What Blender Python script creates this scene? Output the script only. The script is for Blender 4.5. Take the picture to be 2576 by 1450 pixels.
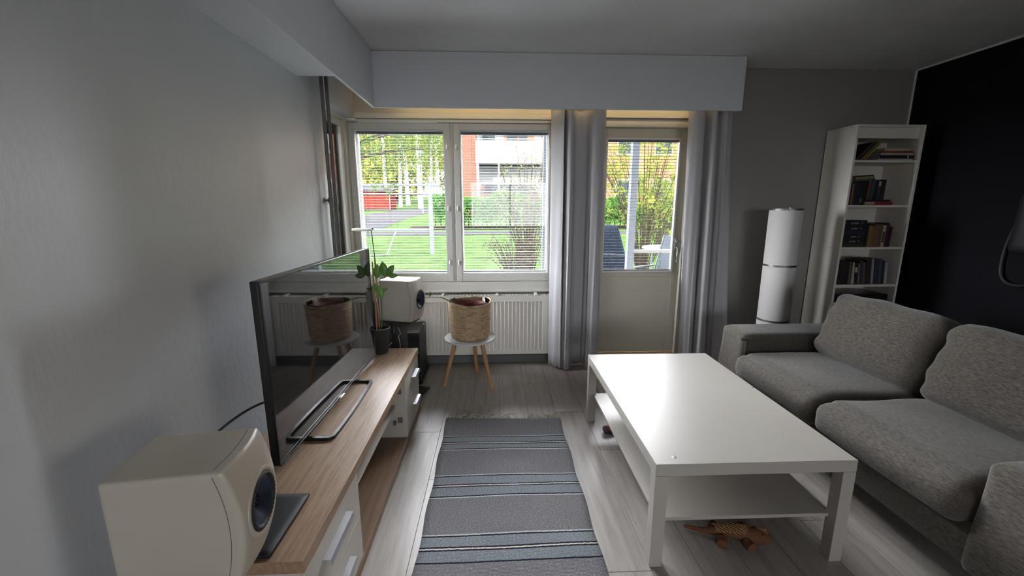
import bpy, bmesh, math, random
from mathutils import Vector, Matrix
random.seed(7)
for o in list(bpy.data.objects): bpy.data.objects.remove(o)
scene = bpy.context.scene
COL = scene.collection
PI = math.pi

# ------------------------------------------------------------------ camera
cam_d = bpy.data.cameras.new('camera'); cam = bpy.data.objects.new('camera', cam_d); COL.objects.link(cam)
cam_d.sensor_width = 36.0; cam_d.lens = 1039.4 * 36.0 / 2576.0; cam_d.clip_start = 0.02; cam_d.clip_end = 400
cam.location = (0, 0, 1.396); cam.rotation_euler = (PI / 2 - 0.1931, 0, -0.0426)
scene.camera = cam

# ------------------------------------------------------------------ world, sun, exposure
world = bpy.data.worlds.new('daylight'); scene.world = world; world.use_nodes = True
wb = world.node_tree.nodes['Background']
wb.inputs[0].default_value = (0.92, 0.94, 1.0, 1); wb.inputs[1].default_value = 68.0
sun_d = bpy.data.lights.new('sun', 'SUN'); sun = bpy.data.objects.new('sun', sun_d); COL.objects.link(sun)
sun_d.energy = 66.0; sun_d.angle = 0.009; sun_d.color = (1.0, 0.86, 0.66)
sun.rotation_euler = Vector((0.42, 0.80, -0.34)).to_track_quat('-Z', 'Y').to_euler(); sun.location = (0, -20, 20)
def portal(loc, rot, sx, sy):
    d = bpy.data.lights.new('window_daylight', 'AREA'); d.shape = 'RECTANGLE'; d.size = sx; d.size_y = sy
    d.cycles.is_portal = True
    o = bpy.data.objects.new('window_daylight', d); COL.objects.link(o); o.location = loc; o.rotation_euler = rot
portal((-.33, 3.83, 1.38), (-PI / 2, 0, 0), 1.7, 1.4)
portal((1.27, 3.83, 1.40), (-PI / 2, 0, 0), .66, 1.2)
portal((-1.34, 3.27, 1.40), (0, -PI / 2, 0), 1.3, .6)
portal((1.2, -6.74, 1.35), (PI / 2, 0, 0), 3.9, 1.7)
portal((3.80, -1.6, 1.55), (0, PI / 2, 0), 1.0, 1.3)
scene.view_settings.view_transform = 'Standard'; scene.view_settings.look = 'None'
scene.view_settings.exposure = 0.33; scene.view_settings.gamma = 1.0; scene.view_settings.use_curve_mapping = False
cy = scene.cycles
cy.use_denoising = True; cy.adaptive_threshold = .03; cy.max_bounces = 9; cy.diffuse_bounces = 6; cy.glossy_bounces = 3; cy.transmission_bounces = 3
cy.transparent_max_bounces = 10; cy.caustics_reflective = False; cy.caustics_refractive = False; cy.sample_clamp_indirect = 6.0

# ------------------------------------------------------------------ materials
MATS = {}
def nt_new(name):
    m = bpy.data.materials.new(name); m.use_nodes = True; MATS[name] = m
    return m, m.node_tree, m.node_tree.nodes['Principled BSDF']
def coords(nt, space='Object', scale=(1, 1, 1), rot=(0, 0, 0)):
    tc = nt.nodes.new('ShaderNodeTexCoord'); mp = nt.nodes.new('ShaderNodeMapping')
    mp.inputs['Scale'].default_value = scale; mp.inputs['Rotation'].default_value = rot
    nt.links.new(tc.outputs[space], mp.inputs[0]); return mp.outputs[0]
def noise(nt, vec, scale, detail=4, rough=.6):
    n = nt.nodes.new('ShaderNodeTexNoise'); n.inputs['Scale'].default_value = scale
    n.inputs['Detail'].default_value = detail; n.inputs['Roughness'].default_value = rough
    nt.links.new(vec, n.inputs['Vector']); return n.outputs['Fac']
def ramp(nt, fac, stops, interp='LINEAR'):
    r = nt.nodes.new('ShaderNodeValToRGB'); r.color_ramp.interpolation = interp
    e = r.color_ramp.elements
    while len(e) < len(stops): e.new(.5)
    for i, (p, c) in enumerate(stops):
        e[i].position = p; e[i].color = (*c, 1)
    nt.links.new(fac, r.inputs[0]); return r.outputs[0]
def bump(nt, bs, h, strength, dist=.01):
    b = nt.nodes.new('ShaderNodeBump'); b.inputs['Strength'].default_value = strength; b.inputs['Distance'].default_value = dist
    nt.links.new(h, b.inputs['Height']); nt.links.new(b.outputs[0], bs.inputs['Normal'])
def mul(c, k): return tuple(min(1, x * k) for x in c)
def mat(name, col, rough=.5, metal=0, var=0, vs=8, stretch=(1, 1, 1), bs=0, bst=0, bstretch=None, spec=.5, coat=0, space='Object'):
    m, nt, b = nt_new(name)
    b.inputs['Base Color'].default_value = (*col, 1); b.inputs['Roughness'].default_value = rough
    b.inputs['Metallic'].default_value = metal; b.inputs['Specular IOR Level'].default_value = spec
    if coat: b.inputs['Coat Weight'].default_value = coat; b.inputs['Coat Roughness'].default_value = .04
    if var:
        f = noise(nt, coords(nt, space, stretch), vs)
        nt.links.new(ramp(nt, f, [(.25, mul(col, 1 - var)), (.75, mul(col, 1 + var))]), b.inputs['Base Color'])
    if bst:
        f = noise(nt, coords(nt, space, bstretch or stretch), bs, 5)
        bump(nt, b, f, bst)
    return m
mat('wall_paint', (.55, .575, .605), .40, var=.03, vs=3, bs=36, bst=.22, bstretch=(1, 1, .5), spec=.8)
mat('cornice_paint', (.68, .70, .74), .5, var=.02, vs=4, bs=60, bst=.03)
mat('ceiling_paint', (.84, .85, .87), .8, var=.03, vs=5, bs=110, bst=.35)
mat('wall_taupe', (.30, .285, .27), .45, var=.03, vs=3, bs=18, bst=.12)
mat('dark_paint', (.006, .0055, .009), .7, var=.1, vs=30, bs=90, bst=.1, spec=.15)
mat('back_paint', (.55, .55, .54), .6, var=.02)
mat('cream_wood', (.74, .71, .62), .38, var=.03, vs=5, bs=30, bst=.02)
mat('frame_white', (.70, .69, .65), .38, var=.03, vs=5, bs=30, bst=.02)
mat('door_cream', (.58, .54, .445), .45, var=.02, vs=4, bs=40, bst=.02)
mat('white_plastic', (.78, .78, .76), .35, var=.02)
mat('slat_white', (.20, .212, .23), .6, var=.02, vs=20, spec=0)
mat('radiator_white', (.84, .815, .75), .35, var=.02)
mat('baseboard_grey', (.16, .155, .15), .6, var=.1, vs=20)
mat('joint_dark', (.16, .145, .13), .8, var=.1)
mat('lacquer_white', (.475, .445, .40), .36, var=.015, vs=3)
mat('shelf_white', (.76, .72, .66), .4, var=.03, vs=6)
mat('chrome', (.75, .75, .76), .18, metal=1, var=.02)
mat('brushed_alu', (.62, .64, .68), .35, metal=.85, var=.04, vs=60, stretch=(1, .1, 1))
mat('pipe_grey', (.13, .125, .12), .45, var=.06, vs=20)
mat('pipe_light', (.66, .66, .64), .4, var=.04, vs=20)
mat('black_plastic', (.012, .012, .013), .3, var=.1, vs=40)
mat('black_gloss', (.008, .008, .009), .2, var=.05, vs=10)
mat('black_matt', (.016, .016, .018), .55, var=.1, vs=60, bs=200, bst=.05)
mat('navy_slab', (.010, .011, .014), .5, var=.1, vs=50, spec=.3)
mat('screen', (.010, .010, .011), .035, var=.02, vs=3, spec=.9)
mat('speaker_cream', (.43, .40, .345), .34, var=.015, vs=6, bs=90, bst=.02)
mat('cone_blue', (.035, .045, .085), .32, metal=.6, var=.1, vs=12)
mat('rubber', (.02, .02, .021), .7, var=.1, vs=60)
mat('stool_white', (.76, .78, .79), .4, var=.02)
mat('stool_wood', (.46, .27, .13), .5, var=.2, vs=9, stretch=(12, 12, 1), bs=20, bst=.08)
mat('copper_stick', (.38, .19, .10), .5, var=.25, vs=14, stretch=(3, 3, 1))
mat('pot_dark', (.030, .029, .028), .5, var=.12, vs=14, bs=50, bst=.05)
mat('pot_grey', (.16, .165, .17), .5, var=.1, vs=14)
mat('pot_red', (.16, .035, .035), .45, var=.1, vs=14)
mat('soil', (.05, .035, .025), .95, var=.4, vs=60, bs=80, bst=.6)
mat('leaf_green', (.12, .27, .045), .38, var=.25, vs=9, bs=20, bst=.08)
mat('stem_green', (.10, .16, .05), .5, var=.2, vs=20)
mat('dry_leaf', (.45, .42, .30), .6, var=.2, vs=20)
mat('cable_white', (.5, .5, .5), .5, var=.05)
mat('label_white', (.75, .75, .75), .6, var=.03)
def glow(name, col, st):
    m, nt, b = nt_new(name); b.inputs['Emission Color'].default_value = (*col, 1); b.inputs['Emission Strength'].default_value = st; b.inputs['Base Color'].default_value = (.8, .75, .6, 1)
    f = noise(nt, coords(nt), 40, 2); nt.links.new(ramp(nt, f, [(.3, mul(col, .95)), (.7, col)]), b.inputs['Emission Color'])
glow('warm_strip', (1.0, .70, .34), 14.0)
mat('fringe', (.66, .60, .50), .9, var=.1, vs=40)
mat('lampshade', (.70, .68, .66), .85, var=.04, vs=120, bs=400, bst=.15)
mat('lamp_metal', (.25, .24, .24), .45, metal=.9, var=.05)
mat('pages', (.50, .45, .36), .85, var=.1, vs=300, stretch=(1, 1, .02))
mat('toy_blue', (.02, .07, .20), .6, var=.15, vs=30)
mat('toy_red', (.28, .055, .025), .6, var=.15, vs=30)
mat('toy_dark', (.17, .07, .03), .9, var=.2, vs=60, bs=160, bst=.4)
mat('threshold_wood', (.30, .20, .11), .5, var=.2, vs=10, stretch=(1, 8, 8))
# outdoors
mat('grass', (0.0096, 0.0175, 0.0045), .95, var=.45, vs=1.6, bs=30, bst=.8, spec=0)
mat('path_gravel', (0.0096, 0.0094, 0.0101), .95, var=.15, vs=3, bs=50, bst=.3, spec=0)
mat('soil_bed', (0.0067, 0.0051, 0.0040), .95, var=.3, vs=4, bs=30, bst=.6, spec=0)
mat('bounce_concrete', (.58, .57, .55), .9, var=.08, vs=3, bs=60, bst=.2, spec=0)
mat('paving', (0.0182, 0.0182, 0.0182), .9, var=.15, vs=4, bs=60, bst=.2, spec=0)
mat('painted_post', (0.0454, 0.0510, 0.0590), .5, var=.04, vs=6, spec=0)  # white paint with the bluish tone of shade put into its colour
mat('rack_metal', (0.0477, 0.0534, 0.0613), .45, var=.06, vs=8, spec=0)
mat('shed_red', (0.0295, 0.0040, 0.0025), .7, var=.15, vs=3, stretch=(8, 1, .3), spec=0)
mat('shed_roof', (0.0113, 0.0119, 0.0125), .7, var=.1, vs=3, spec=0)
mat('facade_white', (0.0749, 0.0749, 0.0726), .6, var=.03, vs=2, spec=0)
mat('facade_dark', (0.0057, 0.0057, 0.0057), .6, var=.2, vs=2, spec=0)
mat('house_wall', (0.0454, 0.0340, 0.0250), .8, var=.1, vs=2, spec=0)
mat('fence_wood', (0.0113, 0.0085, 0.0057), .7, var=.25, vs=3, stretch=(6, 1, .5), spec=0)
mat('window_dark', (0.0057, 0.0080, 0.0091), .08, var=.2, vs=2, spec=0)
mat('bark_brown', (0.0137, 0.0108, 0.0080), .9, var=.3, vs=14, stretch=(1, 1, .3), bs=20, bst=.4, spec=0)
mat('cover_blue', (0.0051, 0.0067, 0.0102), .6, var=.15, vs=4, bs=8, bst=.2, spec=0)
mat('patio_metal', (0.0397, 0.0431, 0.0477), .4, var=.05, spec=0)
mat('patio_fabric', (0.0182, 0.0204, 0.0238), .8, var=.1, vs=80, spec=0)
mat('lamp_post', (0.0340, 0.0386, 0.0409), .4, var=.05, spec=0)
# far street things use the same simple materials; foliage is diffuse + translucent
def leafmat(name, c1, c2):
    m = bpy.data.materials.new(name); m.use_nodes = True; nt = m.node_tree; nt.nodes.clear(); MATS[name] = m
    out = nt.nodes.new('ShaderNodeOutputMaterial'); mix = nt.nodes.new('ShaderNodeMixShader'); mix.inputs[0].default_value = .42
    d = nt.nodes.new('ShaderNodeBsdfDiffuse'); t = nt.nodes.new('ShaderNodeBsdfTranslucent')
    f = noise(nt, coords(nt, 'Object'), 1.1, 3); c = ramp(nt, f, [(.35, c1), (.65, c2)])
    nt.links.new(c, d.inputs[0]); nt.links.new(c, t.inputs[0])
    nt.links.new(d.outputs[0], mix.inputs[1]); nt.links.new(t.outputs[0], mix.inputs[2]); nt.links.new(mix.outputs[0], out.inputs[0])
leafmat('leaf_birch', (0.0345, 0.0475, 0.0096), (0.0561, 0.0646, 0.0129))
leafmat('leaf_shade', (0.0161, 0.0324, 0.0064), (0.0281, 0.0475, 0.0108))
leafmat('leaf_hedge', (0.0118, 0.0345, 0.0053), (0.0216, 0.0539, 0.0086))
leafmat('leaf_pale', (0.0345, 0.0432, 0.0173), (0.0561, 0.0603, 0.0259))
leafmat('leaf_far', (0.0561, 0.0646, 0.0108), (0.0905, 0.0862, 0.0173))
def glassmat(name, tint):
    m = bpy.data.materials.new(name); m.use_nodes = True; nt = m.node_tree; nt.nodes.clear(); MATS[name] = m
    out = nt.nodes.new('ShaderNodeOutputMaterial'); mix = nt.nodes.new('ShaderNodeMixShader')
    fr = nt.nodes.new('ShaderNodeFresnel'); fr.inputs[0].default_value = 1.42
    t = nt.nodes.new('ShaderNodeBsdfTransparent'); t.inputs[0].default_value = (*tint, 1)
    g = nt.nodes.new('ShaderNodeBsdfGlossy'); g.inputs['Roughness'].default_value = .01
    nt.links.new(fr.outputs[0], mix.inputs[0]); nt.links.new(t.outputs[0], mix.inputs[1]); nt.links.new(g.outputs[0], mix.inputs[2])
    nt.links.new(mix.outputs[0], out.inputs[0])
glassmat('clear_glass', (.94, .945, .94)); glassmat('tinted_glass', (.33, .33, .33)); glassmat('tinted_side_glass', (.38, .355, .31))  # the tints set how much fill the added rear and side windows pass
def birchbark():
    m, nt, b = nt_new('bark_birch')
    f = noise(nt, coords(nt, 'Object', (2.5, 2.5, 9)), 2.2, 5, .7)
    nt.links.new(ramp(nt, f, [(.36, (.03, .027, .024)), (.45, (.32, .315, .30))]), b.inputs['Base Color']); b.inputs['Roughness'].default_value = .8; b.inputs['Specular IOR Level'].default_value = 0
birchbark()
def bricks(name, c1, c2, mortar, sc):
    m, nt, b = nt_new(name)
    br = nt.nodes.new('ShaderNodeTexBrick'); br.inputs['Color1'].default_value = (*c1, 1); br.inputs['Color2'].default_value = (*c2, 1)
    br.inputs['Mortar'].default_value = (*mortar, 1); br.inputs['Scale'].default_value = sc; br.inputs['Mortar Size'].default_value = .012
    nt.links.new(coords(nt, 'Object', (1, 1, 1), (PI / 2, 0, 0)), br.inputs['Vector'])
    nt.links.new(br.outputs[0], b.inputs['Base Color']); b.inputs['Roughness'].default_value = .85; b.inputs['Specular IOR Level'].default_value = 0
bricks('brick_red', (0.0228, 0.0085, 0.0057), (0.0284, 0.0113, 0.0074), (0.0250, 0.0193, 0.0158), 4)
bricks('brick_orange', (0.0409, 0.0170, 0.0096), (0.0488, 0.0215, 0.0125), (0.0409, 0.0306, 0.0228), 4)
def wood(name, c1, c2, c3, rough, along='y', scale=1.0, knots=False, rand=0.0):
    m, nt, b = nt_new(name)
    st = {'y': (16, 1.1, 16), 'x': (1.1, 16, 16), 'z': (16, 16, 1.1)}[along]
    vec = coords(nt, 'Object', tuple(s * scale for s in st))
    if rand:
        oi = nt.nodes.new('ShaderNodeObjectInfo'); vm = nt.nodes.new('ShaderNodeVectorMath'); vm.operation = 'ADD'
        sc = nt.nodes.new('ShaderNodeVectorMath'); sc.operation = 'SCALE'; sc.inputs['Scale'].default_value = 40
        cx = nt.nodes.new('ShaderNodeCombineXYZ')
        for i in range(3): nt.links.new(oi.outputs['Random'], cx.inputs[i])
        nt.links.new(cx.outputs[0], sc.inputs[0]); nt.links.new(vec, vm.inputs[0]); nt.links.new(sc.outputs[0], vm.inputs[1]); vec = vm.outputs[0]
    n1 = noise(nt, vec, 2.2, 8, .65)
    col = ramp(nt, n1, [(.28, c1), (.5, c2), (.72, c3)])
    if rand:
        hs = nt.nodes.new('ShaderNodeHueSaturation'); mr = nt.nodes.new('ShaderNodeMapRange')
        mr.inputs['To Min'].default_value = 1 - rand; mr.inputs['To Max'].default_value = 1 + rand
        nt.links.new(oi.outputs['Random'], mr.inputs[0]); nt.links.new(mr.outputs[0], hs.inputs['Value']); nt.links.new(col, hs.inputs['Color']); col = hs.outputs[0]
    nt.links.new(col, b.inputs['Base Color']); b.inputs['Roughness'].default_value = rough
    bump(nt, b, n1, .12, .002)
    return m
wood('floor_oak', (.28, .254, .228), (.385, .352, .322), (.465, .43, .395), .36, 'y', .9, rand=.05)
wood('sideboard_oak', (.17, .106, .063), (.30, .20, .128), (.385, .27, .183), .40, 'y', 2.2)
wood('sideboard_dark', (.13, .075, .042), (.19, .115, .068), (.24, .15, .09), .45, 'y')
def fabric(name, c1, c2, along, bst=.35, sc=1):
    m, nt, b = nt_new(name)
    st = {'y': (360, 42, 360), 'x': (42, 360, 360), 'z': (360, 360, 42)}[along]
    n1 = noise(nt, coords(nt, 'Object', tuple(s * sc for s in st)), 1, 4, .7)
    nt.links.new(ramp(nt, n1, [(.34, c1), (.66, c2)]), b.inputs['Base Color']); b.inputs['Roughness'].default_value = .95
    b.inputs['Specular IOR Level'].default_value = .15; b.inputs['Sheen Weight'].default_value = .25
    bump(nt, b, n1, bst, .002)
fabric('sofa_fabric', (.037, .032, .027), (.160, .140, .120), 'y')
fabric('sofa_fabric_x', (.052, .046, .040), (.160, .143, .127), 'x')
mat('sofa_piping', (.11, .10, .09), .9, var=.2, vs=60)
def curtainmat():
    m, nt, b = nt_new('curtain_grey')
    n1 = noise(nt, coords(nt, 'Object', (500, 500, 500)), 1, 2)
    nt.links.new(ramp(nt, n1, [(.3, (.42, .415, .43)), (.7, (.50, .495, .51))]), b.inputs['Base Color']); b.inputs['Roughness'].default_value = .9
    b.inputs['Specular IOR Level'].default_value = .1
    bump(nt, b, n1, .15, .001)
curtainmat()
mat('curtain_lining', (.62, .62, .62), .9, var=.03, vs=30)
def basketmat():
    m, nt, b = nt_new('seagrass')
    n1 = noise(nt, coords(nt, 'Object', (14, 14, 60)), 1.6, 5, .65)
    nt.links.new(ramp(nt, n1, [(.3, (.27, .16, .08)), (.5, (.58, .41, .245)), (.72, (.74, .57, .38))]), b.inputs['Base Color']); b.inputs['Roughness'].default_value = .8
    bump(nt, b, n1, .9, .012)
basketmat()
# woven rug: stripes run across, positions along the rug in metres from its near end
RUG_Y0, RUG_Y1 = 0.62, 2.55
def rugmat():
    m, nt, b = nt_new('rag_rug')
    G = (.195, .19, .20); N = (.015, .016, .034); T = (.215, .24, .255); W = (.62, .58, .50); L = (.50, .50, .50)
    seq = []
    def band(y, w): seq.append((y, w))
    st = [(RUG_Y0, G)]
    def group(ya, yb, yc, yd, t):   # navy line, blue, navy/cream/navy, blue, navy
        return [(ya, L), (ya + .006, N), (ya + .006 + t, T), (yb - 1.6 * t, N), (yb - .6 * t, W), (yb + .6 * t, N), (yb + 1.6 * t, T), (yd - t, N), (yd, L), (yd + .006, G)]
    st += group(.86, .93, 0, 1.005, .008)
    st += group(1.405, 1.478, 0, 1.553, .008)
    st += group(1.788, 1.873, 0, 1.952, .008)
    st += group(2.183, 2.253, 0, 2.326, .007)
    tc = nt.nodes.new('ShaderNodeTexCoord'); sp = nt.nodes.new('ShaderNodeSeparateXYZ'); nt.links.new(tc.outputs['Object'], sp.inputs[0])
    wob = noise(nt, coords(nt, 'Object', (55, 20, 1)), 1.3, 2)
    ad = nt.nodes.new('ShaderNodeMath'); ad.operation = 'MULTIPLY_ADD'; ad.inputs[1].default_value = .006; nt.links.new(wob, ad.inputs[0]); nt.links.new(sp.outputs[1], ad.inputs[2])
    mr = nt.nodes.new('ShaderNodeMapRange'); mr.inputs['From Min'].default_value = 0; mr.inputs['From Max'].default_value = RUG_Y1 - RUG_Y0
    nt.links.new(ad.outputs[0], mr.inputs[0])
    # color ramp takes at most 32 stops; a pair of ramps split at 1.7 m
    def rp(stops):
        return ramp(nt, mr.outputs[0], [((max(RUG_Y0, y) - RUG_Y0) / (RUG_Y1 - RUG_Y0), c) for y, c in stops], 'CONSTANT')
    r1 = rp([s for s in st if s[0] < 1.7]); r2 = rp([(RUG_Y0, G)] + [s for s in st if s[0] >= 1.7])
    gt = nt.nodes.new('ShaderNodeMath'); gt.operation = 'GREATER_THAN'; gt.inputs[1].default_value = (1.7 - RUG_Y0) / (RUG_Y1 - RUG_Y0); nt.links.new(mr.outputs[0], gt.inputs[0])
    mx = nt.nodes.new('ShaderNodeMix'); mx.data_type = 'RGBA'; nt.links.new(gt.outputs[0], mx.inputs[0]); nt.links.new(r1, mx.inputs[6]); nt.links.new(r2, mx.inputs[7])
    n1 = noise(nt, coords(nt, 'Object', (120, 300, 1)), 1, 3, .8)
    dots = ramp(nt, n1, [(.36, (.62, .62, .63)), (.54, (.95, .95, .95)), (.66, (1.9, 1.9, 1.85))])
    m2 = nt.nodes.new('ShaderNodeMix'); m2.data_type = 'RGBA'; m2.blend_type = 'MULTIPLY'; m2.inputs[0].default_value = 1
    nt.links.new(mx.outputs[2], m2.inputs[6]); nt.links.new(dots, m2.inputs[7])
    nt.links.new(m2.outputs[2], b.inputs['Base Color']); b.inputs['Roughness'].default_value = .95; b.inputs['Specular IOR Level'].default_value = .1
    w = nt.nodes.new('ShaderNodeTexWave'); w.bands_direction = 'Y'; w.inputs['Scale'].default_value = 55; w.inputs['Distortion'].default_value = 1.5; w.inputs['Detail'].default_value = 2; w.inputs['Detail Scale'].default_value = 6
    nt.links.new(coords(nt, 'Object'), w.inputs['Vector'])
    bump(nt, b, w.outputs['Fac'], .35, .003)
rugmat()
BOOKC = {}
def bookmat(col):
    k = tuple(round(c, 3) for c in col)
    if k not in BOOKC: BOOKC[k] = mat('book_cover_%d' % len(BOOKC), col, .5, var=.12, vs=25)
    return BOOKC[k]

# ------------------------------------------------------------------ mesh helpers
class MB:
    def __init__(s, org=(0, 0, 0)):
        s.v = []; s.f = []; s.m = []; s.o = org; s.xf = None
    def add(s, vs, fs, mi=0):
        k = len(s.v)
        if s.xf is not None: vs = [tuple(s.xf @ Vector(p)) for p in vs]
        s.v += [tuple(p) for p in vs]; s.f += [tuple(i + k for i in f) for f in fs]; s.m += [mi] * len(fs); return s
    def box(s, x0, x1, y0, y1, z0, z1, mi=0):
        return s.add([(x0, y0, z0), (x1, y0, z0), (x1, y1, z0), (x0, y1, z0), (x0, y0, z1), (x1, y0, z1), (x1, y1, z1), (x0, y1, z1)],
                     [(0, 3, 2, 1), (4, 5, 6, 7), (0, 1, 5, 4), (1, 2, 6, 5), (2, 3, 7, 6), (3, 0, 4, 7)], mi)
    def tube(s, pts, r, n=8, mi=0, caps=True):
        pts = [Vector(p) for p in pts]; rs = r if isinstance(r, (list, tuple)) else [r] * len(pts)
        vs = []; fs = []; up = None
        for i, p in enumerate(pts):
            t = (pts[min(i + 1, len(pts) - 1)] - pts[max(i - 1, 0)]).normalized()
            if up is None:
                up = Vector((0, 0, 1)) if abs(t.z) < .9 else Vector((1, 0, 0))
            a = (up - t * up.dot(t)).normalized(); b = t.cross(a); up = a
            for k in range(n):
                an = 2 * PI * k / n; vs.append(p + (a * math.cos(an) + b * math.sin(an)) * rs[i])
        for i in range(len(pts) - 1):
            for k in range(n):
                fs.append((i * n + k, i * n + (k + 1) % n, (i + 1) * n + (k + 1) % n, (i + 1) * n + k))
        if caps:
            fs.append(tuple(reversed(range(n)))); fs.append(tuple((len(pts) - 1) * n + k for k in range(n)))
        return s.add(vs, fs, mi)
    def lathe(s, prof, n=32, c=(0, 0, 0), axis='z', mi=0, close=False, wob=0):
        vs = []; fs = []
        for j, (r, h) in enumerate(prof):
            for k in range(n):
                a = 2 * PI * k / n; rr = r * (1 + wob * (math.sin(3 * a + j * .7) + .6 * math.sin(7 * a + j * 1.9)))
                u, w = rr * math.cos(a), rr * math.sin(a)
                p = {'z': (u, w, h), 'x': (h, u, w), 'y': (w, h, u)}[axis]
                vs.append((p[0] + c[0], p[1] + c[1], p[2] + c[2]))
        for j in range(len(prof) - 1):
            for k in range(n):
                fs.append((j * n + k, j * n + (k + 1) % n, (j + 1) * n + (k + 1) % n, (j + 1) * n + k))
        if close:
            fs.append(tuple(reversed(range(n)))); fs.append(tuple((len(prof) - 1) * n + k for k in range(n)))
        return s.add(vs, fs, mi)
    def rbox(s, c, sz, r, n=10, warp=None, mi=0):
        # rounded box: grid on six faces, clamped to the inner box and pushed out by r
        key = {}; vs = []; fs = []
        def pt(i, j, k):
            q = (i, j, k)
            if q in key: return key[q]
            p = [(-.5 + a / n) * d for a, d in zip(q, sz)]
            inner = [max(-d / 2 + r, min(d / 2 - r, a)) for a, d in zip(p, sz)]
            dv = Vector(p) - Vector(inner)
            if dv.length > 1e-9:
                dv = dv.normalized() * r
            w = [inner[a] + dv[a] for a in range(3)]
            if warp: w = warp(*w)
            key[q] = len(vs); vs.append((w[0] + c[0], w[1] + c[1], w[2] + c[2])); return key[q]
        for a in range(n):
            for b in range(n):
                fs.append((pt(a, b, 0), pt(a, b + 1, 0), pt(a + 1, b + 1, 0), pt(a + 1, b, 0)))
                fs.append((pt(a, b, n), pt(a + 1, b, n), pt(a + 1, b + 1, n), pt(a, b + 1, n)))
                fs.append((pt(a, 0, b), pt(a + 1, 0, b), pt(a + 1, 0, b + 1), pt(a, 0, b + 1)))
                fs.append((pt(a, n, b), pt(a, n, b + 1), pt(a + 1, n, b + 1), pt(a + 1, n, b)))
                fs.append((pt(0, a, b), pt(0, a, b + 1), pt(0, a + 1, b + 1), pt(0, a + 1, b)))
                fs.append((pt(n, a, b), pt(n, a + 1, b), pt(n, a + 1, b + 1), pt(n, a, b + 1)))
        return s.add(vs, fs, mi)
    def build(s, name, mats, parent=None, smooth=None, bevel=0, seg=2):
        me = bpy.data.meshes.new(name)
        o = s.o
        me.from_pydata([(p[0] - o[0], p[1] - o[1], p[2] - o[2]) for p in s.v], [], s.f)
        for mn in ([mats] if isinstance(mats, str) else mats):
            me.materials.append(MATS[mn] if isinstance(mn, str) else mn)
        if len(me.materials) > 1:
            for p, mi in zip(me.polygons, s.m): p.material_index = mi
        me.validate(); me.update()
        ob = bpy.data.objects.new(name, me); COL.objects.link(ob)
        if parent is not None: ob.parent = parent
        if bevel:
            bv = ob.modifiers.new('edge', 'BEVEL'); bv.width = bevel; bv.segments = seg; bv.limit_method = 'ANGLE'; bv.angle_limit = .6; bv.harden_normals = False
            for p in me.polygons: p.use_smooth = True
            wn = ob.modifiers.new('normals', 'WEIGHTED_NORMAL'); wn.keep_sharp = False
        elif smooth is not None:
            for p in me.polygons: p.use_smooth = True
            me.set_sharp_from_angle(angle=math.radians(smooth))
        return ob
def tag(o, label, cat, group=None, kind=None):
    o['label'] = label
    if cat: o['category'] = cat
    if group: o['group'] = group
    if kind: o['kind'] = kind
    return o
def thing(name, label, cat, loc=(0, 0, 0), rotz=0, group=None):
    o = bpy.data.objects.new(name, None); COL.objects.link(o); o.location = loc; o.rotation_euler = (0, 0, rotz)
    o.empty_display_size = .1
    return tag(o, label, cat, group)
def struct(o, label=None):
    o['kind'] = 'structure'
    if label: o['label'] = label
    return o
def sempty(name, loc, label):
    o = bpy.data.objects.new(name, None); COL.objects.link(o); o.location = loc; o['kind'] = 'structure'; o['label'] = label; return o
def copy_of(src, parent, loc=None):
    c = src.copy(); COL.objects.link(c); c.parent = parent
    if loc is not None: c.location = loc
    return c
def spline(P, n=8):
    P = [Vector(p) for p in P]; out = []
    for i in range(len(P) - 1):
        a, b, c, d = P[max(i - 1, 0)], P[i], P[i + 1], P[min(i + 2, len(P) - 1)]
        for k in range(n):
            t = k / n; out.append(.5 * ((2 * b) + (c - a) * t + (2 * a - 5 * b + 4 * c - d) * t * t + (3 * b - a - 3 * c + d) * t ** 3))
    out.append(P[-1]); return out

# ------------------------------------------------------------------ room shell
XL, XR, YF, YB, ZC = -1.12, 3.55, 3.60, -6.5, 2.525
fl = struct(MB().box(XL - .3, XR + .3, YB - .3, YF + .05, -.12, -.006).build('floor', 'joint_dark'), 'pale grey oak plank floor')
pw, pl = .192, 1.29
pm = MB().box(0, pw - .0016, 0, pl - .0016, -.006, 0).build('plank', 'floor_oak', fl, bevel=.0008, seg=1)
first = True; row = 0
x = XL
while x < XR:
    y = YB - (row * .47 % pl)
    while y < YF:
        if y + pl > -.4:      # only the part of the room in front of the camera position and just behind it is laid plank by plank
            if first: pm.location = (x, y, 0); first = False
            else: copy_of(pm, fl, (x, y, 0))
        y += pl
    x += pw; row += 1
MB().box(XL, XR, YB, -.4 - .0, -.007, -.0005).build('rear_flooring', 'floor_oak', fl)
ce = struct(MB().box(XL - .3, XR + .3, YB - .3, YF + .3, ZC, ZC + .2).build('ceiling', 'ceiling_paint'), 'textured white ceiling')
MB().box(.9, XR, 2.365, 2.385, ZC - .002, ZC + .01).build('joint', 'baseboard_grey', ce)
wl = MB(); wl.box(XL - .3, XL, YB - .3, 2.97, 0, ZC); wl.box(XL - .3, XL, 2.97, YF, 0, .66); wl.box(XL - .3, XL, 2.97, YF, 2.10, ZC)
struct(wl.build('wall_left', 'wall_paint'), 'light grey painted wall behind the television')
wf = MB()
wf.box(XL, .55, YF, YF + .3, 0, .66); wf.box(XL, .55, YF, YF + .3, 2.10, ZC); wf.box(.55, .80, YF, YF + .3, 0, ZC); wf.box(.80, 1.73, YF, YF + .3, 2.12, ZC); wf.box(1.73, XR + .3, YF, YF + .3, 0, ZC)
struct(wf.build('wall_front', 'wall_taupe'), 'grey painted window wall')
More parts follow.
